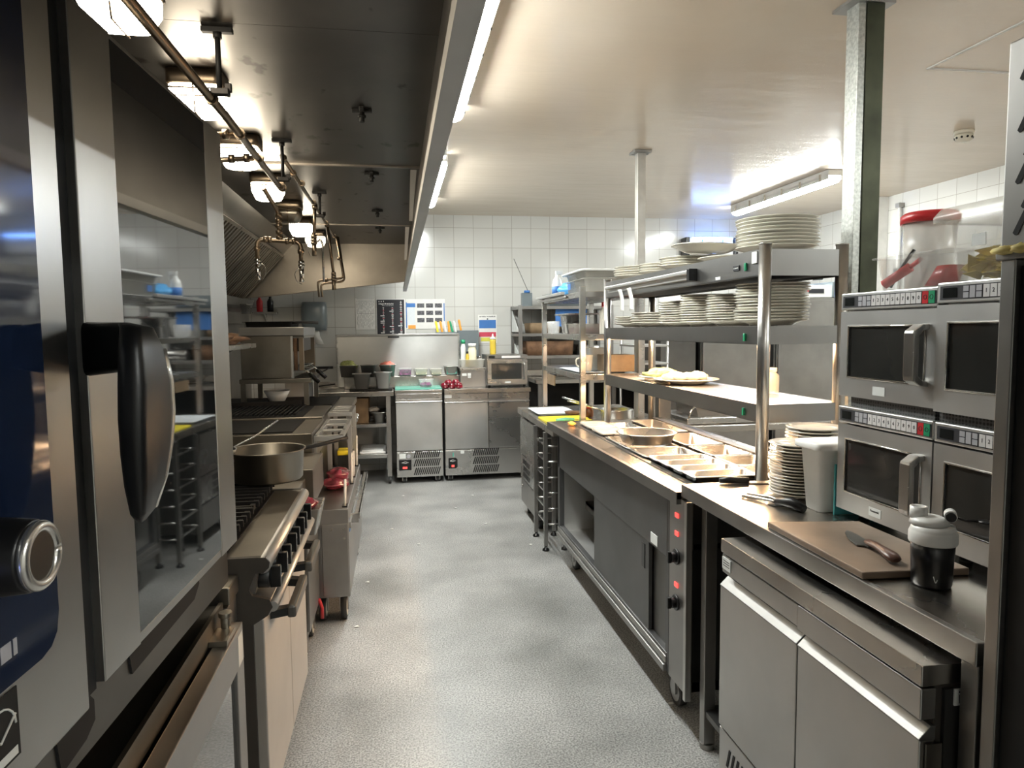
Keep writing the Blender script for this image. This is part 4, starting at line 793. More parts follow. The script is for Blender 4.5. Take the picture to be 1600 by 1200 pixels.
for i in range(4):
    gn('food_pan', ['narrow steel pan nearest the gantry post, with a dark scrap in it', 'narrow empty steel pan, second from the near post', 'narrow empty steel pan, third from the near post', 'narrow empty steel pan, fourth, beside the wide shallow pan'][i], 'food pan', 1.03, 1.285, yy, yy+.118, .81, .898-.002*i, None, G, 'steel', .010, .006); yy += .119
solo('food_scrap', MB().blob((1.09, 2.36, .823), .022, .010, .008, .3, 2, 10, 6), 'grime', 'small dark scrap left in the nearest narrow pan', 'scrap', (1.09, 2.36, .815))
gn('food_pan', 'wide shallow steel pan between the narrow pans and the round bowl', 'food pan', 1.03, 1.285, 2.79, 3.0, .80, .884, None, G, 'steel', .012, .008)
for i, (a, b_) in enumerate(((2.30, 2.50), (2.51, 2.72), (2.73, 2.98))):
    gn('food_pan', ['rear steel pan right behind the near gantry post', 'rear steel pan, second from the near post in the back row', 'rear steel pan, back row, level with the wide shallow pan'][i], 'food pan', 1.30, 1.495, a, b_, .79, .890, None, G, 'steel', .012, .008)
gn('food_pan', 'square steel pan holding the round bowl', 'food pan', 1.03, 1.285, 3.02, 3.38, .79, .882, None, G, 'steel', .012, .008)
gn('food_pan', 'rear steel pan beside the round bowl', 'food pan', 1.30, 1.495, 3.0, 3.36, .79, .890, None, G, 'steel', .012, .008)
o = solo('mixing_bowl', MB().lathe([(.001, 0), (.100, 0), (.115, .006), (.134, .048), (.144, .050), (.144, .053), (.131, .053), (.111, .008), (.001, .004)], (1.165, 3.14, .884), 48), 'steel_top', 'round shallow steel bowl resting on a food pan in the wells', 'bowl', (1.155, 3.14, .884))
for i, (x0, x1, a, b_, z) in enumerate(((1.03, 1.18, 3.42, 3.62, .885), (1.03, 1.18, 3.65, 3.88, .885), (1.19, 1.33, 3.42, 3.62, .882), (1.19, 1.33, 3.65, 3.88, .882), (1.34, 1.495, 3.40, 3.90, .89))):
    t = gn('food_pan', ['small lidded steel pan behind the round bowl, front row', 'small lidded steel pan at the far end, front row', 'small steel pan behind the round bowl, middle row', 'small steel pan at the far end, middle row', 'long steel pan at the far end, back row'][i], 'food pan', x0, x1, a, b_, .79, z, None, G, 'steel', .010, .008)
    if i < 2: build('lid', MB().loft([rr(x0, x1, a, b_, .015, z), rr(x0+.002, x1-.002, a+.002, b_-.002, .015, z+.006), rr(x0+.02, x1-.02, a+.02, b_-.02, .015, z+.012)]), 'clear_cloudy', t)
solo('orange_peel', MB().blob((.985, 3.88, .883), .022, .032, .011, .3, 6), 'orange', 'orange-yellow scrap of peel at the far end of the counter', 'peel', (.985, 3.88, .871))
t = thing('mug', 'white mug standing inside the open hot cupboard', 'mug', (1.17, 3.52, .376)); build('cup', MB().lathe([(.001, 0), (.03, 0), (.04, .09), (.037, .09), (.028, .006), (.001, .006)], (1.17, 3.52, .376), 20), 'china', t); build('handle', MB().tube([(1.135, 3.52, .455), (1.11, 3.52, .445), (1.115, 3.52, .405), (1.14, 3.52, .40)], .004, 6, .01), 'china', t)
# near counter
nc = thing('worktop_counter', 'long stainless worktop in the right foreground carrying microwaves', 'counter', (1.35, 1.6, .86))
build('top', MB().box(.948, 1.75, .985, 2.205, .872, .90), 'steel_top', nc, bev=.002); build('front_edge', MB().box(.942, .960, .983, 2.207, .858, .9005), 'steel_dull', nc, bev=.002)
for x, y in ((1.015, 2.14), (.970, 1.004), (1.70, 2.0), (1.70, 1.0)): build('leg', MB().box(x-.02, x+.02, y-.018, y+.018, .02, .872).cyl((x, y, 0), (x, y, .02), .025), 'steel_dull', nc, bev=.002)
build('undershelf', MB().box(1.0, 1.7, 1.85, 2.15, .12, .14), 'steel_dark', nc)
build('dark_backing', MB().box(1.42, 1.44, 1.84, 2.17, .14, .87), 'steel_dark', nc)  # dark sheet for the shade under the worktop, behind the leg
# under-counter fridge
uf = thing('undercounter_fridge', 'low two-door fridge under the worktop at lower right', 'fridge', (1.2, 1.42, 0))
UX = .886; a, b_ = 1.035, 1.795
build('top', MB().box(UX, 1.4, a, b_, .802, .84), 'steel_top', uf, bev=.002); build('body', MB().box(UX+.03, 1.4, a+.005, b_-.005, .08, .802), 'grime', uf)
build('side_panel', MB().box(UX+.045, 1.4, a-.003, a+.004, .08, .795), 'black_matt', uf)
build('drawer_front', MB().box(UX+.004, UX+.03, 1.42, b_-.002, .745, .797), 'steel_h', uf, bev=.002); build('drawer_front', MB().box(UX, UX+.03, a, 1.415, .742, .798), 'steel_h', uf, bev=.002)
for i, (p, q) in enumerate(((1.415, b_), (a, 1.41))):
    d = build('door', MB().box(UX, UX+.03, p, q, .30, .705), 'steel_h', uf, bev=.002)
    build('handle', MB().prism([(UX-.001, .704), (UX-.001, .708), (UX+.022, .730), (UX+.031, .730), (UX+.031, .704)], p, q, 'y'), 'steel_edge', d, bev=.001)
g = build('front_grille', MB().box(UX+.003, UX+.03, a, b_, .09, .292), 'steel_h', uf, bev=.002)
mb = MB()
for i in range(12):
    y = 1.75-i*.024
    for z in (.13, .20): mb.prism([(y, z), (y-.010, z), (y-.026, z+.055), (y-.016, z+.055)], UX+.0015, UX+.0035, 'x')
build('slot', mb, 'dark_gap', g)
bd = build('badge', MB().box(UX+.002, UX+.0045, 1.742, 1.79, .757, .79), 'sticker', uf)
mb = MB()
for z in (.781, .774, .767): mb.box(UX+.0014, UX+.002, 1.748, 1.784, z, z+.002)
build('print', mb, 'pic_dark', bd)
s_ = build('sticker', MB().box(.947, .986, a-.006, a-.003, .766, .796), 'sticker', uf); mb = MB(); rd = random.Random(2)
x = .956
while x < .982: k = rd.uniform(.0008, .002); mb.box(x, x+k, a-.0068, a-.006, .770, .786); x += k+.001
build('barcode', mb.box(.955, .982, a-.0068, a-.006, .789, .792), 'ink', s_)
build('hinge', MB().box(UX+.01, UX+.04, a-.006, a-.002, .64, .70).cyl((UX+.025, a-.01, .60), (UX+.025, a-.002, .60), .007).cyl((UX+.025, a-.01, .57), (UX+.025, a-.002, .57), .007), 'steel_greasy', uf)
for y in (1.1, 1.7): build('foot', MB().cyl((.98, y, 0), (.98, y, .08), .02), 'black_plastic', uf)
# tall cabinet at the right edge
tc_ = thing('tall_cabinet', 'tall steel cabinet at the right edge of view, slotted above a dark opening', 'cabinet', (1.35, .55, 0))
CX = .943
build('upper_housing', MB().box(CX, 1.7, .05, .972, 1.545, 1.862), 'steel_dull', tc_, bev=.003)
mb2 = MB()
for r_ in range(7):
    for i in range(14):
        y = .955-i*.042-(r_ % 2)*.012; z = 1.800-r_*.0385
        mb2.prism([(y-.029, z+.044), (y-.034, z+.045), (y-.038, z+.040), (y-.014, z-.002), (y-.009, z-.003), (y-.005, z+.001)], CX-.001, CX+.002, 'x')
build('slot', mb2, 'dark_gap', tc_)
build('frame', MB().box(CX+.002, 1.0, .945, .972, 0, 1.53).box(1.0, 1.7, .05, .972, 0, .05), 'steel_dull', tc_, bev=.002); build('side_wall', MB().box(1.0, 1.7, .955, .972, 0, 1.53), 'steel_dark', tc_)
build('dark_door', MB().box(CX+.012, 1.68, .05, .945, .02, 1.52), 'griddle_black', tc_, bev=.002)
build('drip_edge', MB().box(CX-.001, CX+.02, .05, .98, 1.53, 1.546), 'steel_dull', tc_, bev=.002)
mb = MB(); rd = random.Random(3)
for i in range(9): mb.blob((CX-.004, .96-i*.03, 1.545), .012, .02, .006+.002*rd.random(), .3, i, 10, 6)
solo('yellow_crumbs', mb, 'crisps', 'line of yellow crumbs along the ledge of the tall cabinet', 'crumbs', (CX, .9, 1.545))

# ================================================================== MICROWAVES
def microwave(y0, y1, z0, z1, fx, label, handle=True, badge=None):
    t = thing('microwave_oven', label, 'microwave', (fx+.2, (y0+y1)/2, z0-.025), group='stacked stainless microwaves')
    fd = .045
    build('body', MB().box(fx+.025, fx+.46, y0+.004, y1-.004, z0, z1-.004), 'steel_dull', t, bev=.003)
    fs = build('control_fascia', MB().box(fx, fx+.025, y0+.001, y1-.001, z1-fd, z1), 'steel_mw', t, bev=.003)
    W_ = y1-y0
    Y = lambda u: y1-u*W_        # u from left (far) to right (near)
    zc = z1-fd/2
    build('panel', MB().box(fx-.001, fx, Y(.985), Y(.03), zc-.0155, zc+.0145), 'ink', fs)
    build('display', MB().box(fx-.0018, fx-.001, Y(.165), Y(.055), zc-.011, zc+.010), 'screen', fs)
    mb = MB()
    for i in range(3):
        u = .215+i*.048
        if i == 1: mb.box(fx-.002, fx-.001, Y(u+.04), Y(u), zc-.013, zc+.012)
        else: mb.box(fx-.002, fx-.001, Y(u+.04), Y(u), zc+.0005, zc+.012).box(fx-.002, fx-.001, Y(u+.04), Y(u), zc-.013, zc-.0015)
    build('function_key', mb, 'key_grey', fs)
    for i, ch in enumerate('1234567890'):
        u = .362+i*.0500
        k = build('number_key', MB().box(fx-.002, fx-.001, Y(u+.044), Y(u), zc-.0135, zc+.0125), 'key_white', fs)
        text('digit', ch, .0125, face_mx(fx-.0021, Y(u+.022), zc-.0005), 'ink', k)
    for u, m_ in ((.866, 'red'), (.922, 'green')):
        k = build('stop_key' if m_ == 'red' else 'start_key', MB().box(fx-.002, fx-.001, Y(u+.052), Y(u), zc-.0145, zc+.0135), m_, fs)
        build('symbol', MB().tube([(fx-.0022, Y(u+.026)+.005*math.cos(q), zc+.005*math.sin(q)) for q in [i*math.pi/5 for i in range(11)]], .0007, 5), 'ink', k)
    zt = z1-fd-.004
    wz0, wz1 = z0+.052, zt-.038; wy0, wy1 = Y(.90), Y(.10)
    d = build('door', MB().box(fx, fx+.024, y0+.002, wy0, z0, zt).box(fx, fx+.024, wy1, y1-.002, z0, zt).box(fx, fx+.024, wy0, wy1, z0, wz0).box(fx, fx+.024, wy0, wy1, wz1, zt), 'steel_mw', t)
    build('window_frame', MB().tube([(fx, wy0, wz0), (fx, wy1, wz0), (fx, wy1, wz1), (fx, wy0, wz1), (fx, wy0, wz0)], .0028, 6), 'chrome', d)
    build('window', MB().box(fx+.004, fx+.012, wy0, wy1, wz0, wz1), 'mw_glass', d)
    if handle:
        hy = Y(.895); hz0, hz1 = wz0-.002, wz1+.004
        pr = [(fx, hz1), (fx-.018, hz1-.001), (fx-.040, hz1-.016), (fx-.042, hz1-.022), (fx-.042, hz0+.022), (fx-.040, hz0+.012), (fx-.022, hz0+.001), (fx, hz0-.004), (fx, hz0+.010), (fx-.016, hz0+.014), (fx-.026, hz0+.024), (fx-.026, hz1-.028), (fx-.016, hz1-.016), (fx, hz1-.014)]
        build('handle', MB().prism(pr, hy-.016, hy+.016, 'y'), 'steel', d, bev=.0025)
    if badge is not None:
        bq = build('badge', MB().box(fx-.0012, fx, Y(.53), Y(.40), z0+.012, z0+.034), 'sticker', d)
        if badge: text('badge_text', badge, .0085, face_mx(fx-.0014, Y(.465), z0+.026), 'ink', bq)
    for y in (y0+.04, y1-.04):
        for x in (fx+.06, fx+.42): build('foot', MB().cyl((x, y, z0-.026), (x, y, z0), .014), 'black_plastic', t)
    return t
microwave(1.395, 1.742, .928, 1.212, 1.2, 'lower left microwave, standing on the worktop with a printed maker badge', True, 'Panasonic')
t1 = microwave(1.040, 1.390, .928, 1.212, 1.197, 'lower right microwave on the worktop, partly hidden by the tall cabinet', True, None)
microwave(1.395, 1.742, 1.240, 1.516, 1.2, 'upper left microwave of the stack with a blank white badge', True, '')
microwave(1.038, 1.388, 1.236, 1.522, 1.190, 'upper right microwave of the stack, partly hidden by the tall cabinet', True, None)
t = thing('air_filter', 'black perforated filter strip on top of the lower left microwave', 'filter', (1.25, 1.56, 1.213), group='perforated filter strips'); build('mesh', MB().box(1.212, 1.232, 1.405, 1.705, 1.2125, 1.2385), 'mesh_black', t)
t = thing('air_filter', 'black perforated filter strip on top of the lower right microwave', 'filter', (1.25, 1.2, 1.213), group='perforated filter strips'); build('mesh', MB().box(1.206, 1.222, 1.05, 1.385, 1.2125, 1.2345), 'mesh_black', t)
# things on the microwaves
t = thing('food_container', 'clear container with a red-handled tool, leftmost on the microwaves', 'container', (1.30, 1.66, 1.517), group='clear containers on the microwaves')
build('tub', basin(MB(), 1.245, 1.352, 1.565, 1.700, 1.517, 1.605, .012, .010, .02), 'clear', t)
solo('red_scraper', MB().tube([(1.278, 1.675, 1.537), (1.305, 1.615, 1.578)], .013, 8).tube([(1.305, 1.615, 1.578), (1.318, 1.592, 1.598)], .006, 8), 'red', 'red-handled scraper leaning in the left clear container', 'scraper', (1.27, 1.7, 1.52))
solo('dark_ladle', MB().tube([(1.30, 1.68, 1.53), (1.315, 1.655, 1.585), (1.335, 1.64, 1.625)], .0045, 8), 'black_plastic', 'black utensil handle rising from the left clear container', 'utensil', (1.3, 1.7, 1.52))
t = thing('food_container', 'clear container with a red packet, in front of the red-lidded bucket', 'container', (1.30, 1.5, 1.517), group='clear containers on the microwaves')
build('tub', basin(MB(), 1.245, 1.352, 1.425, 1.558, 1.517, 1.605, .012, .010, .02), 'clear', t); build('contents', MB().loft([rr(1.268, 1.325, 1.47, 1.53, .015, 1.524), rr(1.275, 1.33, 1.455, 1.50, .015, 1.57)]), 'red', t)
t = thing('lidded_bucket', 'clear round bucket with a red lid on the microwaves', 'bucket', (1.437, 1.71, 1.519)); bx, by = 1.437, 1.71
build('bucket', MB().lathe([(.001, 0), (.056, 0), (.067, .195), (.063, .195), (.052, .004), (.001, .004)], (bx, by, 1.519), 32), 'clear_cloudy', t)
build('lid', MB().lathe([(.001, .214), (.062, .214), (.072, .206), (.072, .185), (.0675, .185), (.0675, .200), (.001, .202)], (bx, by, 1.519), 32), 'red', t)
t = thing('food_container', 'large clear container half full of yellow crisps on the microwaves', 'container', (1.3, 1.25, 1.524), group='clear containers on the microwaves')
build('tub', basin(MB(), 1.205, 1.42, 1.06, 1.405, 1.524, 1.655, .010, .012, .02), 'clear', t); build('lid', MB().loft([rr(1.19, 1.435, 1.045, 1.42, .02, 1.655), rr(1.19, 1.435, 1.045, 1.42, .02, 1.668), rr(1.20, 1.425, 1.055, 1.41, .02, 1.685), rr(1.22, 1.40, 1.08, 1.39, .02, 1.686)]), 'clear_cloudy', t)
mb = MB(); rd = random.Random(5)
for i in range(230):
    cx, cy, cz = rd.uniform(1.235, 1.39), rd.uniform(1.09, 1.378), 1.535+rd.uniform(0, .055); r_ = .028
    Mx = Matrix.Translation((cx, cy, cz)) @ Matrix.Rotation(rd.uniform(0, 6), 4, 'Z') @ Matrix.Rotation(rd.uniform(-1, 1), 4, 'X')
    q = MB().loft([[(r_*math.cos(a+k), r_*math.sin(a+k), z) for a, k in ((0, .1), (2.1, -.1), (4.2, 0))] for z in (0, .0018)], False).tf(Mx); mb.add(q.v, q.f)
c_ = build('contents', mb, 'crisps', t); c_['kind'] = 'stuff'
build('sticker', MB().box(1.206, 1.2075, 1.28, 1.315, 1.595, 1.620), 'sticker', t)

# ================================================================== ON THE WORKTOP
solo('chopping_board', MB().prism([(.955, 1.672), (.948, 1.28), (1.185, 1.262), (1.192, 1.63)], .901, .917), 'wood_board', 'brown chopping board on the near worktop with a knife on it', 'chopping board', (1.07, 1.46, .901), bev=.003)
kt = thing('chef_knife', 'chef knife with brown handle lying on the brown chopping board', 'knife', (1.07, 1.43, .918))
u = Vector((1.045-1.095, 1.305-1.545, 0)).normalized(); v_ = Vector((-u.y, u.x, 0))
def kp(s, o, z): p = Vector((1.095, 1.545, 0))+u*s+v_*o; return (p.x, p.y, z)
bl = [(0, .0), (.02, -.011), (.05, -.020), (.085, -.026), (.118, -.026), (.122, -.010), (.135, -.008), (.135, .008), (.10, .012), (.04, .011), (.01, .006)]
build('blade', MB().loft([[kp(s, o, .920) for s, o in bl], [kp(s, o, .9225) for s, o in bl]], False), 'steel_dark', kt)
hs = [(.118, .011, .930), (.14, .013, .931), (.17, .012, .933), (.20, .014, .933), (.225, .017, .931), (.24, .014, .929), (.246, .007, .928)]
build('handle', MB().loft([[kp(s, w_*math.cos(a), z+.55*w_*math.sin(a)) for a in [i*2*math.pi/12 for i in range(12)]] for s, w_, z in hs]), 'brown_handle', kt)
cx, cy = 1.068, 1.232
sc_ = thing('shaker_cup', 'black shaker cup with a white screw lid on the near worktop', 'cup', (cx, cy, .90))
build('cup', MB().lathe([(.001, 0), (.034, 0), (.037, .005), (.0385, .05), (.041, .096), (.001, .096)], (cx, cy, .901), 40), 'black_plastic', sc_)
build('logo', MB().tube([(cx-.0385*math.cos(.9+q*.05), cy-.0385*math.sin(.9+q*.05), .925+.008*math.cos(q)) for q in [i*.5 for i in range(2, 10)]], .0009, 5), 'white_plastic', sc_)
ld = build('lid', MB().lathe([(.001, .088), (.0435, .088), (.0445, .091), (.0445, .108), (.0425, .112), (.041, .116), (.039, .124), (.001, .126)], (cx, cy, .901), 40).loft([[(cx+dx*s-.004, cy+dy*s+.006, 1.027+h_*.75) for dx, dy in [(.037*math.cos(a), .037*math.sin(a)) for a in [i*2*math.pi/24 for i in range(24)]]] for s, h_ in ((1, 0), (.92, .012), (.6, .02), (.4, .021))]), 'white_plastic', sc_)
build('spout', MB().lathe([(.001, 0), (.017, 0), (.016, .024), (.012, .024), (.011, .018), (.001, .018)], (cx-.018, cy+.020, 1.036), 20), 'white_plastic', sc_)
build('cap', MB().cyl((cx+.034, cy-.004, 1.047), (cx+.022, cy-.020, 1.045), .0115, n=20), 'white_plastic', sc_); build('cap_plug', MB().cyl((cx+.022, cy-.020, 1.045), (cx+.0195, cy-.0235, 1.0448), .0095, n=20), 'black_plastic', sc_)
build('strap', MB().tube([(cx+.034, cy-.006, 1.044), (cx+.055, cy-.02, 1.036), (cx+.078, cy-.034, 1.036)], .0025, 8), 'black_plastic', sc_); build('ring', MB().lathe([(.005, 0), (.014, 0), (.014, .004), (.005, .004)], (cx+.086, cy-.038, 1.034), 18), 'black_plastic', sc_)
t = thing('storage_tub', 'square white tub with lid between the plates and the microwaves', 'tub', (1.24, 1.815, .90))
build('tub', basin(MB(), 1.160, 1.32, 1.762, 1.872, .901, 1.088, .004, .012, .015), 'white_plastic', t); build('lid', MB().loft([rr(1.152, 1.328, 1.754, 1.880, .018, 1.080), rr(1.150, 1.330, 1.752, 1.882, .018, 1.084), rr(1.150, 1.330, 1.752, 1.882, .018, 1.098), rr(1.158, 1.322, 1.760, 1.874, .015, 1.101)]), 'white_plastic', t)
solo('teal_folder', MB().box(1.199, 1.40, 1.7465, 1.7515, .901, 1.045), 'teal', 'teal plastic folder wedged beside the lower left microwave', 'folder', (1.28, 1.75, .901), bev=.001)
t = thing('black_tongs', 'black-handled can opener or tongs lying in front of the white tub', 'tongs', (1.10, 1.87, .901))
build('arm', MB().tube([(1.075, 2.0, .908), (1.10, 1.90, .918), (1.115, 1.84, .912)], .006, 8).tube([(1.05, 1.99, .905), (1.09, 1.91, .910), (1.13, 1.83, .912)], .005, 8), 'chrome', t); build('handle', MB().loft([rr(1.09-w_+k*.045, 1.09+w_+k*.045, 1.885-k*.065-.008, 1.885-k*.065+.008, .007, .902+k*.006) for k, w_ in ((0, .012), (.5, .018), (1, .014))]).tube([(1.095, 1.87, .914), (1.12, 1.83, .920), (1.135, 1.79, .910)], [.012, .017, .012], 10), 'handle_black', t)
t = thing('spatula', 'flat metal spatula with black handle at the foot of the gantry post', 'spatula', (1.17, 2.17, .902))
build('handle', MB().tube([(1.07, 2.185, .910), (1.10, 2.18, .913), (1.165, 2.165, .911)], [.009, .0125, .011], 10), 'handle_black', t); build('blade', MB().prism([(1.165, 2.155), (1.165, 2.177), (1.20, 2.182), (1.275, 2.165), (1.27, 2.13), (1.20, 2.145)], .903, .905), 'steel_dull', t)

# ================================================================== PLATES
def plate_mesh(r):
    h_ = r*.17
    mb = MB().lathe([(.001, 0), (r*.56, 0), (r*.58, .003), (r*.70, h_*.45), (r*.99, h_*.92), (r, h_), (r*.985, h_+.0024), (r*.70, h_*.55+.002), (r*.56, .006), (.001, .005)], (0, 0, 0), 40)
    o = build('dinner_plate', mb, 'china', loc=(0, 0, 0), local=True); return o
def stack(cx, cy, z0, r, n, pitch, where, grp, jit=.004, sd=1):
    rd = random.Random(sd); p = plate_mesh(r)
    for i in range(n):
        o = p if i == 0 else p.copy()
        if i: COL.objects.link(o)
        o.location = (cx+rd.uniform(-jit, jit), cy+rd.uniform(-jit, jit), z0+.001+i*pitch)
        k = n-1-i
        lab = ('cream plate on the bottom of ' if (i == 0 and n > 1) else f'cream {nth(k)} of ' if k == 0 else f'cream plate, {ORD[k]} from the top of ')+where
        tag(o, lab, 'plate', grp)
stack(1.42, 2.455, 1.697, .15, 9, .0128, 'the tall gantry-top stack', 'plates in the tall top stack', .003, 1)
stack(1.40, 2.80, 1.697, .13, 1, .012, 'the gantry top beside the tall stack', 'flat plates on the gantry top', 0, 2)
stack(1.385, 3.18, 1.697, .135, 4, .012, 'the low stack behind it on the gantry top', 'plates in the low top stack', .004, 3)
stack(1.385, 3.50, 1.697, .125, 4, .0125, 'the third low stack on the gantry top', 'plates in the third top stack', .004, 14)
stack(1.365, 3.84, 1.697, .135, 5, .0125, 'the farthest low stack on the gantry top', 'plates in the far top stack', .004, 4)
t = thing('serving_dish', 'large oval cream dish tilted on plates on the gantry top', 'dish', (1.38, 3.05, 1.735))
build('dish', MB().lathe([(.001, 0), (.085, 0), (.10, .004), (.142, .022), (.157, .025), (.155, .029), (.10, .011), (.085, .006), (.001, .005)], (0, 0, 0), 44, 1, 1.0).tf(Matrix.Translation((1.385, 2.99, 1.762)) @ Matrix.Rotation(R(3), 4, 'Y')), 'china', t)
ZM = 1.432
stack(1.41, 2.47, ZM, .135, 13, .0110, 'the big nearest middle-shelf stack', 'plates in the near middle-shelf stack', .005, 5)
stack(1.40, 2.735, ZM, .120, 11, .0108, 'the second middle-shelf stack', 'plates in the second middle-shelf stack', .004, 6)
stack(1.39, 2.99, ZM, .120, 12, .0108, 'the third middle-shelf stack', 'plates in the third middle-shelf stack', .004, 7)
stack(1.385, 3.235, ZM, .118, 10, .0110, 'the fourth middle-shelf stack', 'plates in the fourth middle-shelf stack', .004, 8)
stack(1.36, 3.84, ZM, .13, 4, .0120, 'the farthest low middle-shelf stack', 'plates in the farthest low stack', .004, 15)
stack(1.37, 3.54, ZM, .14, 5, .0125, 'the low wide middle-shelf stack', 'plates in the low far stack', .005, 9)
stack(1.225, 1.975, .901, .084, 17, .0095, 'the worktop stack by the white tub', 'plates in the tall worktop stack', .003, 10)
stack(1.365, 2.10, .901, .092, 17, .0112, 'the rear worktop stack', 'plates in the rear worktop stack', .003, 11)

# ================================================================== GANTRY
gt = thing('heated_gantry', 'three-tier stainless heated gantry with round posts over the servery', 'gantry', (1.4, 3.13, .87))
GP = [(1.262, 2.256), (1.238, 4.0), (1.515, 4.0), (1.553, 2.256)]
for i, (x, y) in enumerate(GP):
    build('post', MB().cyl((x, y, .871), (x, y, 1.712), .0215, n=28).cyl((x, y, 1.712), (x, y, 1.716), .0225, n=28), 'steel_v', gt); 
def shelf(z0, z1, name, lamp, ins=.018):
    cs = [(1.245, 2.245), (1.222, 4.012), (1.53, 4.012), (1.571, 2.245)]
    s_ = build(name, MB().prism([(p[0]+(.0045 if p[0] < 1.4 else -.0045), p[1]+(.0045 if p[1] < 3 else -.0045)) for p in cs], z1-.012, z1-.0006), 'steel_top', gt)
    mb = MB()
    def wall(p, q, t): # skirt between p and q, thickness inward t
        mb.prism([p, q, (q[0]+t[0], q[1]+t[1]), (p[0]+t[0], p[1]+t[1])], z0, z1)
    wall(cs[0], cs[1], (.004, 0)); wall(cs[1], cs[2], (0, -.004)); wall(cs[2], cs[3], (-.004, 0)); wall(cs[3], cs[0], (0, .004))
    mb.prism([cs[0], cs[1], (cs[1][0]+.02, cs[1][1]), (cs[0][0]+.02, cs[0][1])], z0, z0+.003)
    build('shelf_edge', mb, 'steel_edge', s_)
    if lamp:
        l = build('heat_lamp', MB().box(1.345, 1.445, 2.33, 3.93, z0+.038, z0+.046), 'chrome', s_)
        for k in range(4): build('lamp_tube', MB().cyl((1.395, 2.36+k*.395, z0+.026), (1.395, 2.70+k*.395, z0+.026), .011, n=10), 'e_heat', s_)
    return s_
s1 = shelf(1.605, 1.696, 'top_shelf', False); s2 = shelf(1.367, 1.431, 'middle_shelf', True); s3 = shelf(1.094, 1.157, 'lower_shelf', True)
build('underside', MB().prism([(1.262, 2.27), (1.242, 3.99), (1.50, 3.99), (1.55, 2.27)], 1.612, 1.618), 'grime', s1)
for z in (1.643, 1.392, 1.122): build('green_switch', MB().box(1.236, 1.2435, 2.345, 2.357, z-.014, z+.014), 'green', gt, bev=.002)
build('label', MB().box(1.2405, 1.2440, 2.275, 2.31, 1.65, 1.69).box(1.2405, 1.244, 2.55, 2.61, 1.612, 1.624).box(1.2405, 1.244, 2.67, 2.73, 1.612, 1.624), 'sticker', s1); build('black_badge', MB().box(1.2395, 1.2435, 2.40, 2.445, 1.635, 1.653), 'ink', s1)
mb = MB()
for q in scribble(2.405, 2.44, 1.644, .006, 7): mb.box(1.2388, 1.2395, q[0], q[1], q[2], q[3])
build('print', mb, 'sticker', s1)
tr_ = thing('ticket_rail', 'aluminium ticket rail with curling white tickets on the gantry top edge', 'ticket rail', (1.22, 3.35, 1.64))
build('rail', MB().prism([(1.2405, 2.78), (1.2375, 3.95), (1.205, 3.95), (1.208, 2.78)], 1.652, 1.668).prism([(1.2405, 2.78), (1.2375, 3.95), (1.222, 3.95), (1.225, 2.78)], 1.63, 1.652), 'alu', tr_, bev=.003)
build('end_cap', MB().box(1.202, 1.2415, 2.755, 2.782, 1.622, 1.672), 'black_plastic', tr_, bev=.002)
def ribbon(pts, w_, name):
    mb = MB(); v = []
    for x, y, z in pts: v += [(x, y-w_/2, z), (x, y+w_/2, z), (x+.0012, y+w_/2, z), (x+.0012, y-w_/2, z)]
    return mb.loft([v[i:i+4] for i in range(0, len(v), 4)], True)
for i, (y, sg) in enumerate(((3.70, -1), (3.55, 1))):
    t = solo('order_ticket', ribbon([(1.212+.010*math.sin(k*.5), y-sg*0-.004*k*k*.28, 1.640-.0150*k) for k in range(9)], .062, ''), 'paper', ['white paper ticket hanging from the rail, farther one', 'white paper ticket hanging from the rail, nearer one'][i], 'ticket', (1.212, y, 1.64), 'order tickets on the rail')
# food on lower shelf
t = thing('food_platter', 'oval white platter piled with pale food glowing under the heat lamp', 'platter', (1.39, 3.20, 1.158))
build('plate', MB().lathe([(.001, 0), (.09, 0), (.10, .003), (.14, .018), (.158, .021), (.156, .025), (.10, .010), (.001, .008)], (1.385, 3.20, 1.158), 44), 'china', t)
mb = MB(); rd = random.Random(12)
for i in range(22):
    a = rd.uniform(0, 6.28); q = rd.uniform(0, .1); mb.blob((1.385+q*math.cos(a), 3.20+q*1.0*math.sin(a), 1.185+rd.uniform(0, .012)), .035, .035, .016, .25, i, 10, 6)
f_ = build('contents', mb, 'food_pale', t); f_['kind'] = 'stuff'
t = thing('salad_plate', 'plate of green salad at the left of the pale food platter', 'salad', (1.37, 3.47, 1.158))
build('plate', MB().lathe([(.001, 0), (.07, 0), (.11, .014), (.12, .017), (.118, .021), (.07, .008), (.001, .006)], (1.37, 3.47, 1.158), 36), 'china', t); build('contents', MB().blob((1.37, 3.47, 1.185), .085, .085, .030, .3, 7, 20, 10), 'lettuce', t)
t = thing('wooden_tongs', 'small wooden tongs lying on the lower gantry shelf', 'tongs', (1.27, 3.2, 1.158)); build('arm', MB().tube([(1.26, 3.42, 1.164), (1.262, 3.25, 1.168), (1.27, 3.12, 1.166)], .006, 8).tube([(1.28, 3.44, 1.164), (1.285, 3.30, 1.168), (1.275, 3.14, 1.166)], .006, 8), 'card', t)
jar('glass_jar', 'frosted glass jar standing on the lower gantry shelf behind the post', 'jar', 1.50, 2.62, 1.158, .032, .105, 'clear_cloudy', 'clear_cloudy', .65)
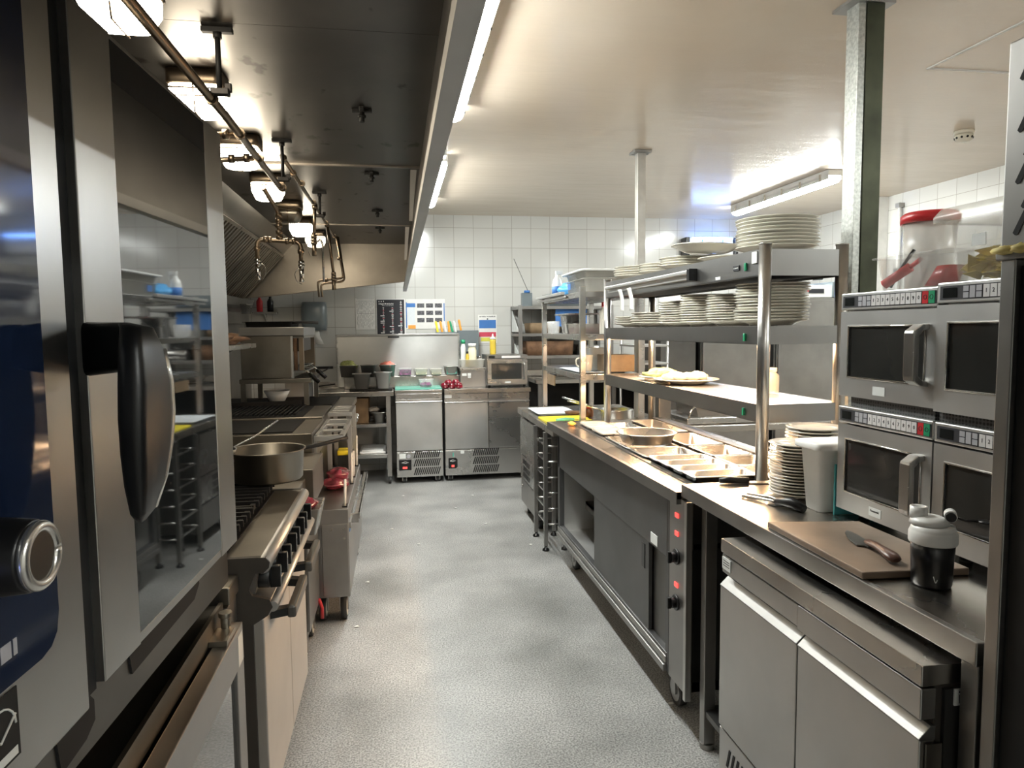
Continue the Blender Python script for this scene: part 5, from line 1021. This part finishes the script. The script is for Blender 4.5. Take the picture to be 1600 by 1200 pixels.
# ================================================================== FAR TABLE + RACK
ft = thing('prep_table', 'stainless table end with a yellow board beyond the hot cupboard', 'table', (1.3, 4.7, 0))
build('tabletop', MB().prism([(.925, 4.10), (.925, 5.35), (1.75, 5.35), (1.75, 4.10)], .775, .82), 'steel_top', ft, bev=.003)
lr = thing('tray_rack', 'upright ladder rack of square tube with rungs under the far table', 'rack', (1.0, 4.45, 0))
for x, y in ((.925, 4.32), (.925, 4.64), (1.05, 4.32), (1.05, 4.64)):
    u_ = build('upright', MB().box(x-.0125, x+.0125, y-.0125, y+.0125, .03, .772), 'steel_dull', lr, bev=.002)
    build('foot', MB().lathe([(.001, 0), (.024, 0), (.022, .012), (.010, .018), (.010, .032), (.001, .032)], (x, y, 0), 16), 'black_plastic', u_)
for i in range(6):
    z = .17+i*.102
    for y in (4.32, 4.64): build('rung', MB().cyl((.925, y, z), (1.05, y, z), .006, n=8), 'steel', lr)
    build('runner', MB().box(.928, .94, 4.32, 4.64, z-.004, z+.006), 'steel', lr)
pf = thing('counter_fridge', 'far low fridge with slotted grille under the far table', 'fridge', (1.3, 5.05, 0))
build('body', MB().box(.965, 1.7, 4.74, 5.33, .08, .772), 'steel_dark', pf, bev=.003); build('door', MB().box(.940, .965, 4.75, 5.32, .47, .75), 'steel', pf, bev=.003); g = build('front_grille', MB().box(.943, .965, 4.75, 5.32, .28, .46), 'steel', pf, bev=.003)
mb = MB()
for r_ in range(3):
    for i in range(9): y = 5.22-i*.03; z = .30+r_*.05; mb.prism([(y, z), (y-.012, z), (y-.030, z+.038), (y-.018, z+.038)], .9415, .9435, 'x')
build('slot', mb, 'dark_gap', g); build('drawer', MB().box(.945, .965, 4.75, 5.32, .09, .27), 'steel_dull', pf, bev=.003); build('lock', MB().cyl((.945, 5.25, .22), (.935, 5.25, .22), .012), 'chrome', pf)
for y in (4.82, 5.25): build('foot', MB().cyl((1.0, y, 0), (1.0, y, .08), .02), 'black_plastic', pf)
solo('chopping_board', MB().box(.94, 1.25, 4.22, 4.62, .821, .835), 'yellow', 'yellow chopping board on the end of the far table', 'chopping board', (1.1, 4.4, .821), bev=.003)
t = thing('kitchen_knife', 'green-handled knife lying on the yellow chopping board', 'knife', (1.1, 4.4, .837)); build('handle', MB().tube([(1.0, 4.33, .845), (1.06, 4.335, .847), (1.12, 4.34, .845)], [.009, .012, .009], 8), 'green_board', t); build('blade', MB().box(1.12, 1.27, 4.33, 4.355, .842, .844), 'chrome', t)
t = thing('serving_tray', 'flat white tray behind the yellow board', 'tray', (1.1, 4.95, .821)); build('tray', basin(MB(), .96, 1.25, 4.72, 5.12, .822, .840, .012, .01, .02), 'tray_blue', t)
solo('herb_dish', MB().lathe([(.001, 0), (.05, 0), (.06, .02), (.001, .024)], (1.20, 4.68, .836), 20), 'cloth_brown', 'small brown dish by the yellow board', 'dish', (1.2, 4.68, .836))
jar('sauce_bottle', 'squat red-brown jar between the yellow board and the rack post', 'jar', 1.30, 4.62, .822, .03, .07, 'brown_glass', 'red')
rk = thing('shelving_unit', 'open three-tier shelf unit standing on the far table', 'shelving', (1.3, 4.85, .82))
RX0, RX1, RY0, RY1 = 1.112, 1.52, 4.15, 5.30
for x in (RX0+.018, RX1-.018):
    for y in (RY0+.018, RY1-.018): build('post', MB().box(x-.017, x+.017, y-.017, y+.017, .821, 1.685), 'steel', rk, bev=.002)
for z, nm in ((1.655, 'top_shelf'), (1.392, 'middle_shelf'), (1.145, 'lower_shelf')): build(nm, MB().box(RX0+.006, RX1-.006, RY0+.006, RY1-.006, z-.036, z), 'steel', rk, bev=.002)
build('ticket_rail', MB().box(RX0-.028, RX0, 4.55, 5.4, 1.652, 1.672).box(RX0-.012, RX0, 4.5, 5.4, 1.63, 1.645), 'alu', rk, bev=.002)
# rack contents
def spray(x, y, z, label, m1, m2):
    t = thing('spray_bottle', label, 'spray bottle', (x, y, z))
    build('body', MB().lathe([(.001, 0), (.035, 0), (.038, .01), (.038, .10), (.030, .135), (.014, .155), (.014, .165), (.001, .165)], (x, y, z), 20), m1, t)
    build('label_band', MB().lathe([(.0385, .03), (.0388, .03), (.0388, .085), (.0385, .085)], (x, y, z), 20), 'blue_ink', t)
    build('trigger_head', MB().box(x-.012, x+.040, y-.012, y+.012, z+.175, z+.20).cyl((x, y, z+.16), (x, y, z+.18), .012).tube([(x+.03, y, z+.178), (x+.042, y, z+.15), (x+.036, y, z+.13)], .005, 6), m2, t, bev=.002)
spray(1.19, 5.10, 1.656, 'white spray bottle with blue label on the shelf unit top', 'white_plastic', 'white_plastic')
solo('blue_bag', MB().blob((1.24, 4.95, 1.705), .07, .10, .05, .22, 4, 20, 12, 1.657), 'blue_bag', 'crumpled bright blue bag beside the spray bottle', 'bag', (1.24, 4.95, 1.657))
for i, (z0, z1, m_) in enumerate(((1.657, 1.745, 'clear_cloudy'), (1.748, 1.79, 'clear_cloudy'))):
    t = thing('storage_tub', ['cloudy clear storage tub on top of the shelf unit, lower of two', 'shallow clear storage tub stacked on another with white lid'][i], 'tub', (1.33, 4.55, z0), group='storage tubs on the shelf unit')
    build('tub', basin(MB(), 1.17, 1.50, 4.28, 4.80, z0, z1, .010, .010, .03), m_, t)
    if i: build('lid', MB().loft([rr(1.15, 1.51, 4.26, 4.82, .03, z1), rr(1.15, 1.51, 4.26, 4.82, .03, z1+.012), rr(1.17, 1.49, 4.28, 4.80, .03, z1+.016)]), 'white_plastic', t)
    else: build('label_sticker', MB().box(1.168, 1.171, 4.62, 4.68, 1.69, 1.73), 'blue_ink', t)
for i in range(3):
    y = 5.18-i*.075; solo('drinking_glass', MB().lathe([(.001, 0), (.025, 0), (.031, .09), (.029, .09), (.023, .004), (.001, .004)], (1.16, y, 1.393), 20), 'clear', ['clear glass farthest left on the middle rack shelf', 'clear glass, second on the middle rack shelf', 'clear glass, third, nearest the steel container'][i], 'glass', (1.16, y, 1.393), 'glasses on the middle rack shelf')
solo('steel_container', basin(MB(), 1.16, 1.32, 4.78, 4.95, 1.393, 1.52, .010, .012, .02), 'steel', 'tall steel container on the middle rack shelf', 'container', (1.24, 4.86, 1.393))
solo('steel_cover', MB().box(1.14, 1.36, 4.55, 4.98, 1.522, 1.532), 'steel', 'flat steel lid laid over the tall container', 'lid', (1.25, 4.75, 1.522), bev=.002)
t = thing('food_container', 'clear container of pink-red food on the middle rack shelf', 'container', (1.22, 4.5, 1.393)); build('tub', basin(MB(), 1.13, 1.33, 4.36, 4.60, 1.393, 1.46, .008, .008, .02), 'clear_cloudy', t); build('contents', MB().box(1.15, 1.31, 4.38, 4.58, 1.40, 1.435), 'meat', t)
solo('red_tray', MB().box(1.34, 1.50, 4.20, 4.60, 1.393, 1.43), 'red', 'flat red box at the right of the middle rack shelf', 'box', (1.42, 4.4, 1.393), bev=.004)
jar('sauce_bottle', 'red-capped sauce bottle on the middle rack shelf', 'bottle', 1.30, 4.27, 1.393, .03, .20, 'cream_plastic', 'red', .5)
t = thing('mug', 'cream mug hanging its handle left, on the lower rack shelf', 'mug', (1.19, 4.30, 1.156)); build('cup', MB().lathe([(.001, 0), (.032, 0), (.036, .01), (.045, .105), (.042, .105), (.030, .006), (.001, .006)], (1.19, 4.30, 1.156), 24), 'china', t); build('handle', MB().tube([(1.152, 4.30, 1.245), (1.122, 4.30, 1.235), (1.125, 4.30, 1.195), (1.156, 4.30, 1.18)], .005, 8, .02), 'china', t)
t = thing('serving_tray', 'white rimmed tray under the mug on the lower rack shelf', 'tray', (1.25, 4.6, 1.145)); build('tray', basin(MB(), 1.13, 1.45, 4.22, 4.80, 1.1455, 1.156, .015, .006, .02), 'tray_blue', t)
solo('storage_tub', basin(MB(), 1.24, 1.40, 4.40, 4.62, 1.157, 1.30, .010, .012, .02), 'clear_cloudy', 'tall grey-green tub behind the mug', 'tub', (1.32, 4.5, 1.157))
solo('hanging_sign', MB().box(1.085, 1.092, 4.75, 4.98, 1.03, 1.10), 'card', 'small brown card hanging below the lower rack shelf', 'card', (1.09, 4.86, 1.03))
solo('card_strap', MB().box(1.092, 1.113, 4.80, 4.93, 1.095, 1.109), 'black_matt', 'black clip holding the small brown card', 'clip', (1.1, 4.86, 1.1))
solo('cardboard_crate', MB().box(1.28, 1.47, 4.18, 4.36, 1.157, 1.262), 'card', 'brown cardboard crate at the near end of the lower rack shelf', 'box', (1.40, 4.27, 1.157), bev=.003)
round_pan('saucepan', 'steel saucepan with two long handles on the far table', 'pan', (1.39, 4.30, .822), .105, .085, [([(1.30, 4.35, .90), (1.20, 4.42, .94), (1.08, 4.50, .975)], .006, 'chrome'), ([(1.30, 4.33, .90), (1.21, 4.38, .93), (1.10, 4.44, .955)], .005, 'chrome')], 'steel')
solo('glass_cleaner', MB().box(1.60, 1.68, 4.1, 4.2, .822, 1.0), 'steel_dark', 'dark upright box behind the saucepan', 'box', (1.64, 4.15, .822), bev=.004)

# ================================================================== FAR RIGHT BACKGROUND
wb = thing('wall_bench', 'long open bench, shade painted beneath it, along the far wall behind the shelf unit', 'bench', (2.2, 6.85, 0))
build('top', MB().box(1.32, 2.95, 6.55, 7.19, .90, .935).box(1.32, 2.95, 7.17, 7.19, .935, 1.0), 'steel_top', wb, bev=.003); build('undershelf', MB().box(1.35, 2.9, 6.6, 7.17, .3, .32), 'steel_dark', wb)
for x in (1.36, 2.1, 2.9): build('leg', MB().box(x-.02, x+.02, 6.57, 6.61, 0, .90), 'steel_dull', wb)
build('dark_sheet', MB().box(1.36, 2.9, 7.15, 7.16, .02, .89), 'black_matt', wb)  # black sheet painted in for the shade under the bench
ws = thing('wall_shelving', 'steel shelf unit fixed to the far wall behind the open rack', 'shelving', (1.6, 6.95, .95))
for x in (1.18, 2.10):
    for y in (6.70, 7.155): build('upright', MB().box(x, x+.035, y, y+.035, .95, 1.66), 'steel_dull', ws, bev=.002)
for z in (1.65, 1.385, 1.165): build('shelf', MB().box(1.18, 2.13, 6.72, 7.19, z-.03, z), 'steel_dull', ws, bev=.002)
build('side_gusset', MB().prism([(6.74, 1.40), (7.15, 1.40), (7.15, 1.62)], 1.185, 1.19, 'x').prism([(6.74, 1.18), (7.0, 1.18), (7.0, 1.28)], 1.185, 1.19, 'x'), 'sticker', ws)
t = thing('router_box', 'grey box with antenna on top of the wall shelf unit', 'radio', (1.30, 6.95, 1.652)); build('box', MB().box(1.255, 1.36, 6.93, 7.0, 1.652, 1.79), 'grey_plastic', t, bev=.004); build('antenna', MB().cyl((1.33, 6.96, 1.79), (1.18, 6.96, 2.13), .003, n=6), 'steel_dark', t); build('knob', MB().cyl((1.31, 6.95, 1.79), (1.31, 6.95, 1.815), .03, n=20), 'blue_ink', t)
for i, (x0, x1, z, h_, m_, d) in enumerate(((1.30, 1.62, 1.386, .10, 'card', 'brown box on the middle shelf of the wall unit'), (1.65, 1.95, 1.386, .17, 'clear_cloudy', 'cloudy tub on the middle shelf of the wall unit'), (1.26, 1.75, 1.166, .14, 'cloth_brown', 'brown basket on the lowest shelf of the wall unit'), (1.80, 2.02, 1.166, .10, 'steel', 'steel tin on the lowest shelf of the wall unit'), (1.5, 1.9, 1.651, .12, 'grey_plastic', 'grey box on top of the wall unit'))):
    solo('storage_box', MB().loft([rr(x0+.01, x1-.01, 6.78, 7.08, .02, z), rr(x0, x1, 6.77, 7.09, .02, z+h_)]), m_, d, 'box', (x0, 6.9, z))
# fly killer on the far wall
t = thing('fly_killer', 'insect light trap with blue glow high on the far wall', 'insect trap', (3.34, 7.1, 2.18))
build('body', MB().box(3.09, 3.60, 7.10, 7.19, 2.20, 2.375), 'white_plastic', t, bev=.01); build('end_cap', MB().box(3.04, 3.09, 7.06, 7.19, 2.19, 2.38).box(3.60, 3.64, 7.06, 7.19, 2.19, 2.38), 'black_plastic', t, bev=.008)
build('blue_tube', MB().cyl((3.12, 7.08, 2.37), (3.58, 7.08, 2.37), .012, n=10), 'e_blue', t); build('label', MB().box(3.24, 3.48, 7.096, 7.10, 2.32, 2.37), 'blue_ink', t); build('label', MB().box(3.25, 3.47, 7.093, 7.096, 2.33, 2.36), 'sticker', t)
# tall fridges
for i, (x0, x1, d) in enumerate(((2.66, 3.30, 'tall stainless fridge behind the gantry, left one'), (3.36, 4.05, 'tall stainless fridge behind the gantry, right one'))):
    t = thing('upright_fridge', d, 'fridge', ((x0+x1)/2, 6.15, 0), group='tall stainless fridges')
    build('body', MB().box(x0, x1, 5.83, 6.5, .1, 1.685), 'steel_dark' if i == 0 else 'steel_dull', t, bev=.004); build('door', MB().box(x0+.01, x1-.005, 5.80, 5.83, .14, 1.66), 'steel_dull', t, bev=.004)
    build('handle', MB().box(x0+.02 if i else x1-.06, x0+.06 if i else x1-.02, 5.785, 5.80, .9, 1.4), 'steel_dull' if i else 'steel_dark', t, bev=.003)
    for x in (x0+.06, x1-.06): build('foot', MB().cyl((x, 5.9, 0), (x, 5.9, .1), .025), 'black_plastic', t)
solo('dark_cabinet', MB().box(2.30, 2.63, 5.86, 6.4, 0, 1.45), 'steel_dark', 'dark steel cabinet left of the tall fridges', 'cabinet', (2.45, 6.1, 0), bev=.004)
t = thing('vacuum_packer', 'white machine with dark side and small logo on the right tall fridge', 'machine', (3.7, 6.0, 1.686)); build('body', MB().box(3.52, 3.98, 5.83, 6.2, 1.686, 1.80), 'white_plastic', t, bev=.008); build('side', MB().box(3.92, 4.03, 5.82, 6.2, 1.686, 1.83), 'grey_plastic', t, bev=.008)
build('logo', MB().box(3.66, 3.84, 5.825, 5.83, 1.725, 1.765), 'ink', t); build('logo_dot', MB().cyl((3.68, 5.825, 1.745), (3.68, 5.822, 1.745), .008), 'red', t)
for i in range(3):
    z = 1.83+i*.022; mb = MB(); mw = MB()
    for k in range(6): (mb if k % 2 else mw).cyl((3.30+k*.10+i*.05, 5.95+i*.06, z+k*.006), (3.40+k*.10+i*.05, 5.95+i*.06, z+.006+k*.006), .012, n=8)
    t = thing('telescopic_rod', ['lowest black and white banded rod above the machine', 'middle black and white banded rod above the machine', 'uppermost black and white banded rod above the machine'][i], 'rod', (3.6, 5.95, 1.8), group='banded rods on the right fridge')
    build('dark_bands', mb, 'black_plastic', t); build('white_bands', mw, 'white_plastic', t)
solo('paper_sheet', MB().box(2.80, 3.15, 7.193, 7.197, 1.62, 1.84), 'paper', 'white sheet with writing on the far wall above the left tall fridge', 'notice', (3.0, 7.19, 1.62))
solo('blue_card', MB().box(1.56, 1.88, 6.768, 6.772, 1.45, 1.62), 'blue_ink', 'blue printed card standing on the far wall shelf', 'card', (1.7, 6.77, 1.45))
# bench with slicer behind the gantry
sb = thing('side_table', 'low stainless side table behind the gantry', 'table', (2.25, 4.6, 0))
build('top', MB().box(1.78, 2.85, 4.15, 4.85, .76, .80), 'steel_top', sb, bev=.003); build('undershelf', MB().box(1.80, 2.83, 4.2, 4.8, .35, .37), 'steel', sb, bev=.002)
for x in (1.82, 2.80):
    for y in (4.2, 4.8): build('leg', MB().box(x-.018, x+.018, y-.018, y+.018, 0, .76), 'steel_dull', sb)
t = thing('countertop_oven', 'low machine with a curved glass side on the side table', 'machine', (2.2, 4.5, .80))
build('base', MB().box(1.84, 2.72, 4.22, 4.70, .802, .842), 'steel', t, bev=.003); build('body', MB().prism([(4.30, .842), (4.66, .842), (4.66, .945), (4.42, .945), (4.34, .91)], 1.95, 2.35, 'x'), 'steel_dull', t)
build('curved_frame', MB().tube([(1.86, 4.24, .842), (1.87, 4.24, .89), (1.92, 4.24, .93), (2.02, 4.24, .945), (2.6, 4.24, .945)], .007, 8, .03), 'chrome', t); build('glass', MB().box(2.36, 2.68, 4.30, 4.31, .845, .92), 'clear', t)
t = thing('mixer_cable', 'white cable hanging in front of the wall bench', 'cable', (1.9, 5.4, .95)); build('cord', MB().tube([(2.02, 5.6, 1.35), (2.03, 5.6, 1.22), (2.06, 5.6, 1.12), (2.04, 5.6, .99)], .005, 6, .05), 'white_plastic', t)
t = thing('wire_trolley', 'pale wire trolley seen through the gantry beside the post', 'trolley', (2.15, 5.7, 0))
for z in (.5, .95, 1.12, 1.27): build('tier', MB().box(1.95, 2.25, 5.55, 5.95, z, z+.018), 'alu', t, bev=.002)
for x in (1.96, 2.24):
    for y in (5.56, 5.94): build('post', MB().cyl((x, y, 0), (x, y, 1.32), .010, n=8), 'alu', t)
# crumbs on the floor
rd = random.Random(8)
for i, (x, y) in enumerate([(-.22, 3.35), (-.19, 3.95), (-.06, 5.0), (.03, 6.0), (.62, 5.9), (.44, 5.5), (.62, 5.0), (1.0, 2.42), (.12, 4.6), (.85, 4.45)]):
    solo('food_scrap', MB().blob((x, y, .004), .012, .007, .004, .3, i, 8, 5, .0005), 'paper', ['white food scrap on the floor by the trolley castor', 'white food scrap on the floor beside the low trolley', 'small crumb on the floor mid-aisle, far half', 'small crumb near the base of the single-door fridge', 'small crumb near the base of the two-door fridge', 'pale crumb on the far floor towards the right', 'pale crumb on the floor by the far low fridge', 'yellowish crumb on the floor by the hot cupboard castor', 'small crumb on the floor at mid aisle', 'small crumb on the floor by the tray rack foot'][i], 'scrap', (x, y, .001), 'crumbs on the floor')
for o in bpy.data.objects:
    if o.type == 'MESH': o.data.update()
